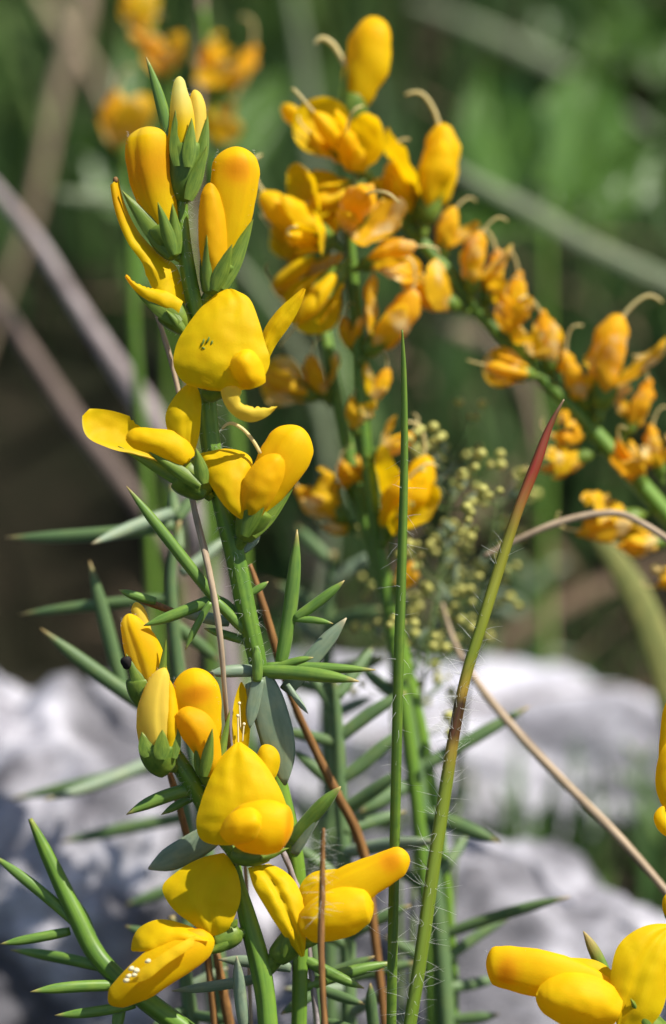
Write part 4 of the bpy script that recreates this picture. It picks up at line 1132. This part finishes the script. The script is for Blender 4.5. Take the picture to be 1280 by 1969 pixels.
# stalks and twigs that can be told apart
FARS = [
 ('grey_twig', 'thick grey bare twig slanting down behind the spread flower', [(-40, 330, 17), (60, 450, 17), (150, 590, 16.5), (215, 690, 16), (290, 800, 16), (350, 930, 16)], [12, 14, 15, 18, 24, 20], 'twig'),
 ('grey_twig', 'brown bare twig below the grey one, running into the dark hollow', [(-20, 560, 19), (60, 680, 19), (140, 800, 19), (230, 920, 18), (320, 1050, 18)], [13, 15, 17, 16, 12], 'darktwig'),
 ('dry_straw', 'forked tan stalk among the pale greenery', [(165, -30, 40), (150, 60, 40), (115, 160, 40), (92, 270, 40), (60, 420, 40), (10, 560, 40), (-60, 760, 40)], [14, 17, 15, 12, 10, 8, 8], 'straw'),
 ('dry_straw', 'thin pale straw behind the topmost bud', [(388, -20, 16), (386, 120, 16), (378, 260, 16), (372, 420, 16), (368, 620, 16)], [5, 6, 6, 6, 6], 'straw'),
 ('dry_straw', 'short tan stalk falling across the forked one', [(75, -20, 46), (120, 60, 46), (165, 120, 46), (220, 230, 46)], [11, 14, 11, 8], 'straw'),
 ('wild_grass', 'long pale blade sweeping down behind the arching stem', [(840, 300, 24), (920, 352, 24), (1020, 405, 24), (1130, 470, 24), (1240, 522, 24), (1360, 575, 24), (1500, 650, 24)], [5, 10, 13, 14, 14, 14, 12], 'paleblade'),
 ('wild_grass', 'faint grey-green blade above the broad leaves', [(790, 0, 44), (900, 45, 44), (1010, 95, 44), (1110, 150, 44), (1200, 215, 44), (1320, 310, 44)], [6, 10, 13, 12, 9, 6], 'paleblade'),
 ('wild_grass', 'pale green blade reaching up between the crowded flowers', [(560, -20, 38), (585, 120, 38), (600, 260, 38), (620, 460, 38)], [6, 9, 11, 10], 'paleblade'),
 ('wild_grass', 'whitish blade tip under the arching stem', [(850, 622, 28), (890, 640, 28), (945, 662, 28), (1000, 720, 28), (1030, 820, 28), (1050, 1000, 28)], [5, 12, 11, 8, 6, 5], 'straw'),
 ('wild_grass', 'wide yellow-green blade beside the dark crevice', [(1130, 1010, 10), (1170, 1060, 10), (1220, 1140, 10), (1262, 1240, 10), (1290, 1350, 10), (1310, 1500, 10)], [6, 20, 28, 30, 28, 24], 'drygreen'),
 ('wild_grass', 'level pale straw behind the buds on the tall stem', [(110, 372, 22), (150, 378, 22), (230, 386, 22), (330, 400, 22), (420, 470, 22)], [5, 9, 10, 8, 7], 'paleblade'),
]
M['darktwig'] = dry_mat('dark_twig', (0.20, 0.15, 0.12), (0.10, 0.07, 0.06), 0.8, 0)
M['drygreen'] = dry_mat('yellow_green_blade', (0.34, 0.33, 0.10), (0.20, 0.24, 0.07), 0.6, 0.3)
for (nm, lb_, pts, hw, mt) in FARS:
    stalk(nm, lb_, pts, hw, mt, 'twig' if nm == 'grey_twig' else ('grass' if nm == 'wild_grass' else 'straw'), flat=.22 if nm == 'wild_grass' else None)

# broad-leaved plant on the bank
def broadleaf(label, base, leaves, mat='broad'):
    x, y, d = base
    gy = px_of_ground(d, x)
    t = thing('broad_leaved_plant', label, 'leafy plant', P(x, gy, d))
    mb = MB(); mb.tube(PP([(x, gy, d), (x, y, d), (x, y - 60, d)]), [S(9, d), S(8, d), S(5, d)], 8, 12); mb.build('stem', M['stem'], t)
    for (a, b, hw, dd) in leaves:
        a3, b3 = np.array([*a, d], float), np.array([*b, d + dd], float)
        ax = b3 - a3
        n = np.array([-ax[1], ax[0], 0]) / np.hypot(ax[0], ax[1])
        prof = [(.0, .08), (.2, .7), (.45, 1), (.75, .75), (1, .02)]
        L = PP([tuple(a3 + ax * q - n * hw * s) for q, s in prof]); R = PP([tuple(a3 + ax * q + n * hw * s) for q, s in prof])
        mb = MB(); mb.petal(L, R, -S(hw * .3, d), fold=S(hw * .2, d), nu=18, nv=11, ripple=.4); mb.build('leaf', M[mat], t)
        mb = MB(); mb.tube(PP([(x, y, d), tuple((a3 + np.array([x, y, d])) / 2), tuple(a3)]), [S(5, d)], 6, 8); mb.build('leaf_stalk', M['stem'], t)
    return t
broadleaf('broad green leaves of a plant far behind the arching stem', (1050, 450, 27), [((1000, 390), (935, 120), 84, 4), ((1085, 400), (1150, 110), 98, 5), ((1120, 420), (1290, 260), 60, 1), ((1000, 440), (860, 400), 44, -2)])
broadleaf('reddish-edged broad leaves at the top of the bank', (1150, 130, 48), [((1140, 110), (1180, -60), 60, 3), ((1120, 110), (1040, -20), 50, 1), ((1190, 120), (1330, 40), 70, 1)])
broadleaf('tall strap leaves behind the pale top bud', (330, 420, 30), [((320, 400), (250, 40), 55, 3), ((340, 400), (560, 140), 60, 4), ((300, 420), (150, 260), 60, 1), ((350, 420), (470, 300), 60, -1), ((330, 440), (250, 560), 45, -3)])

for o in bpy.data.objects:
    if '_o' in o:
        del o['_o']
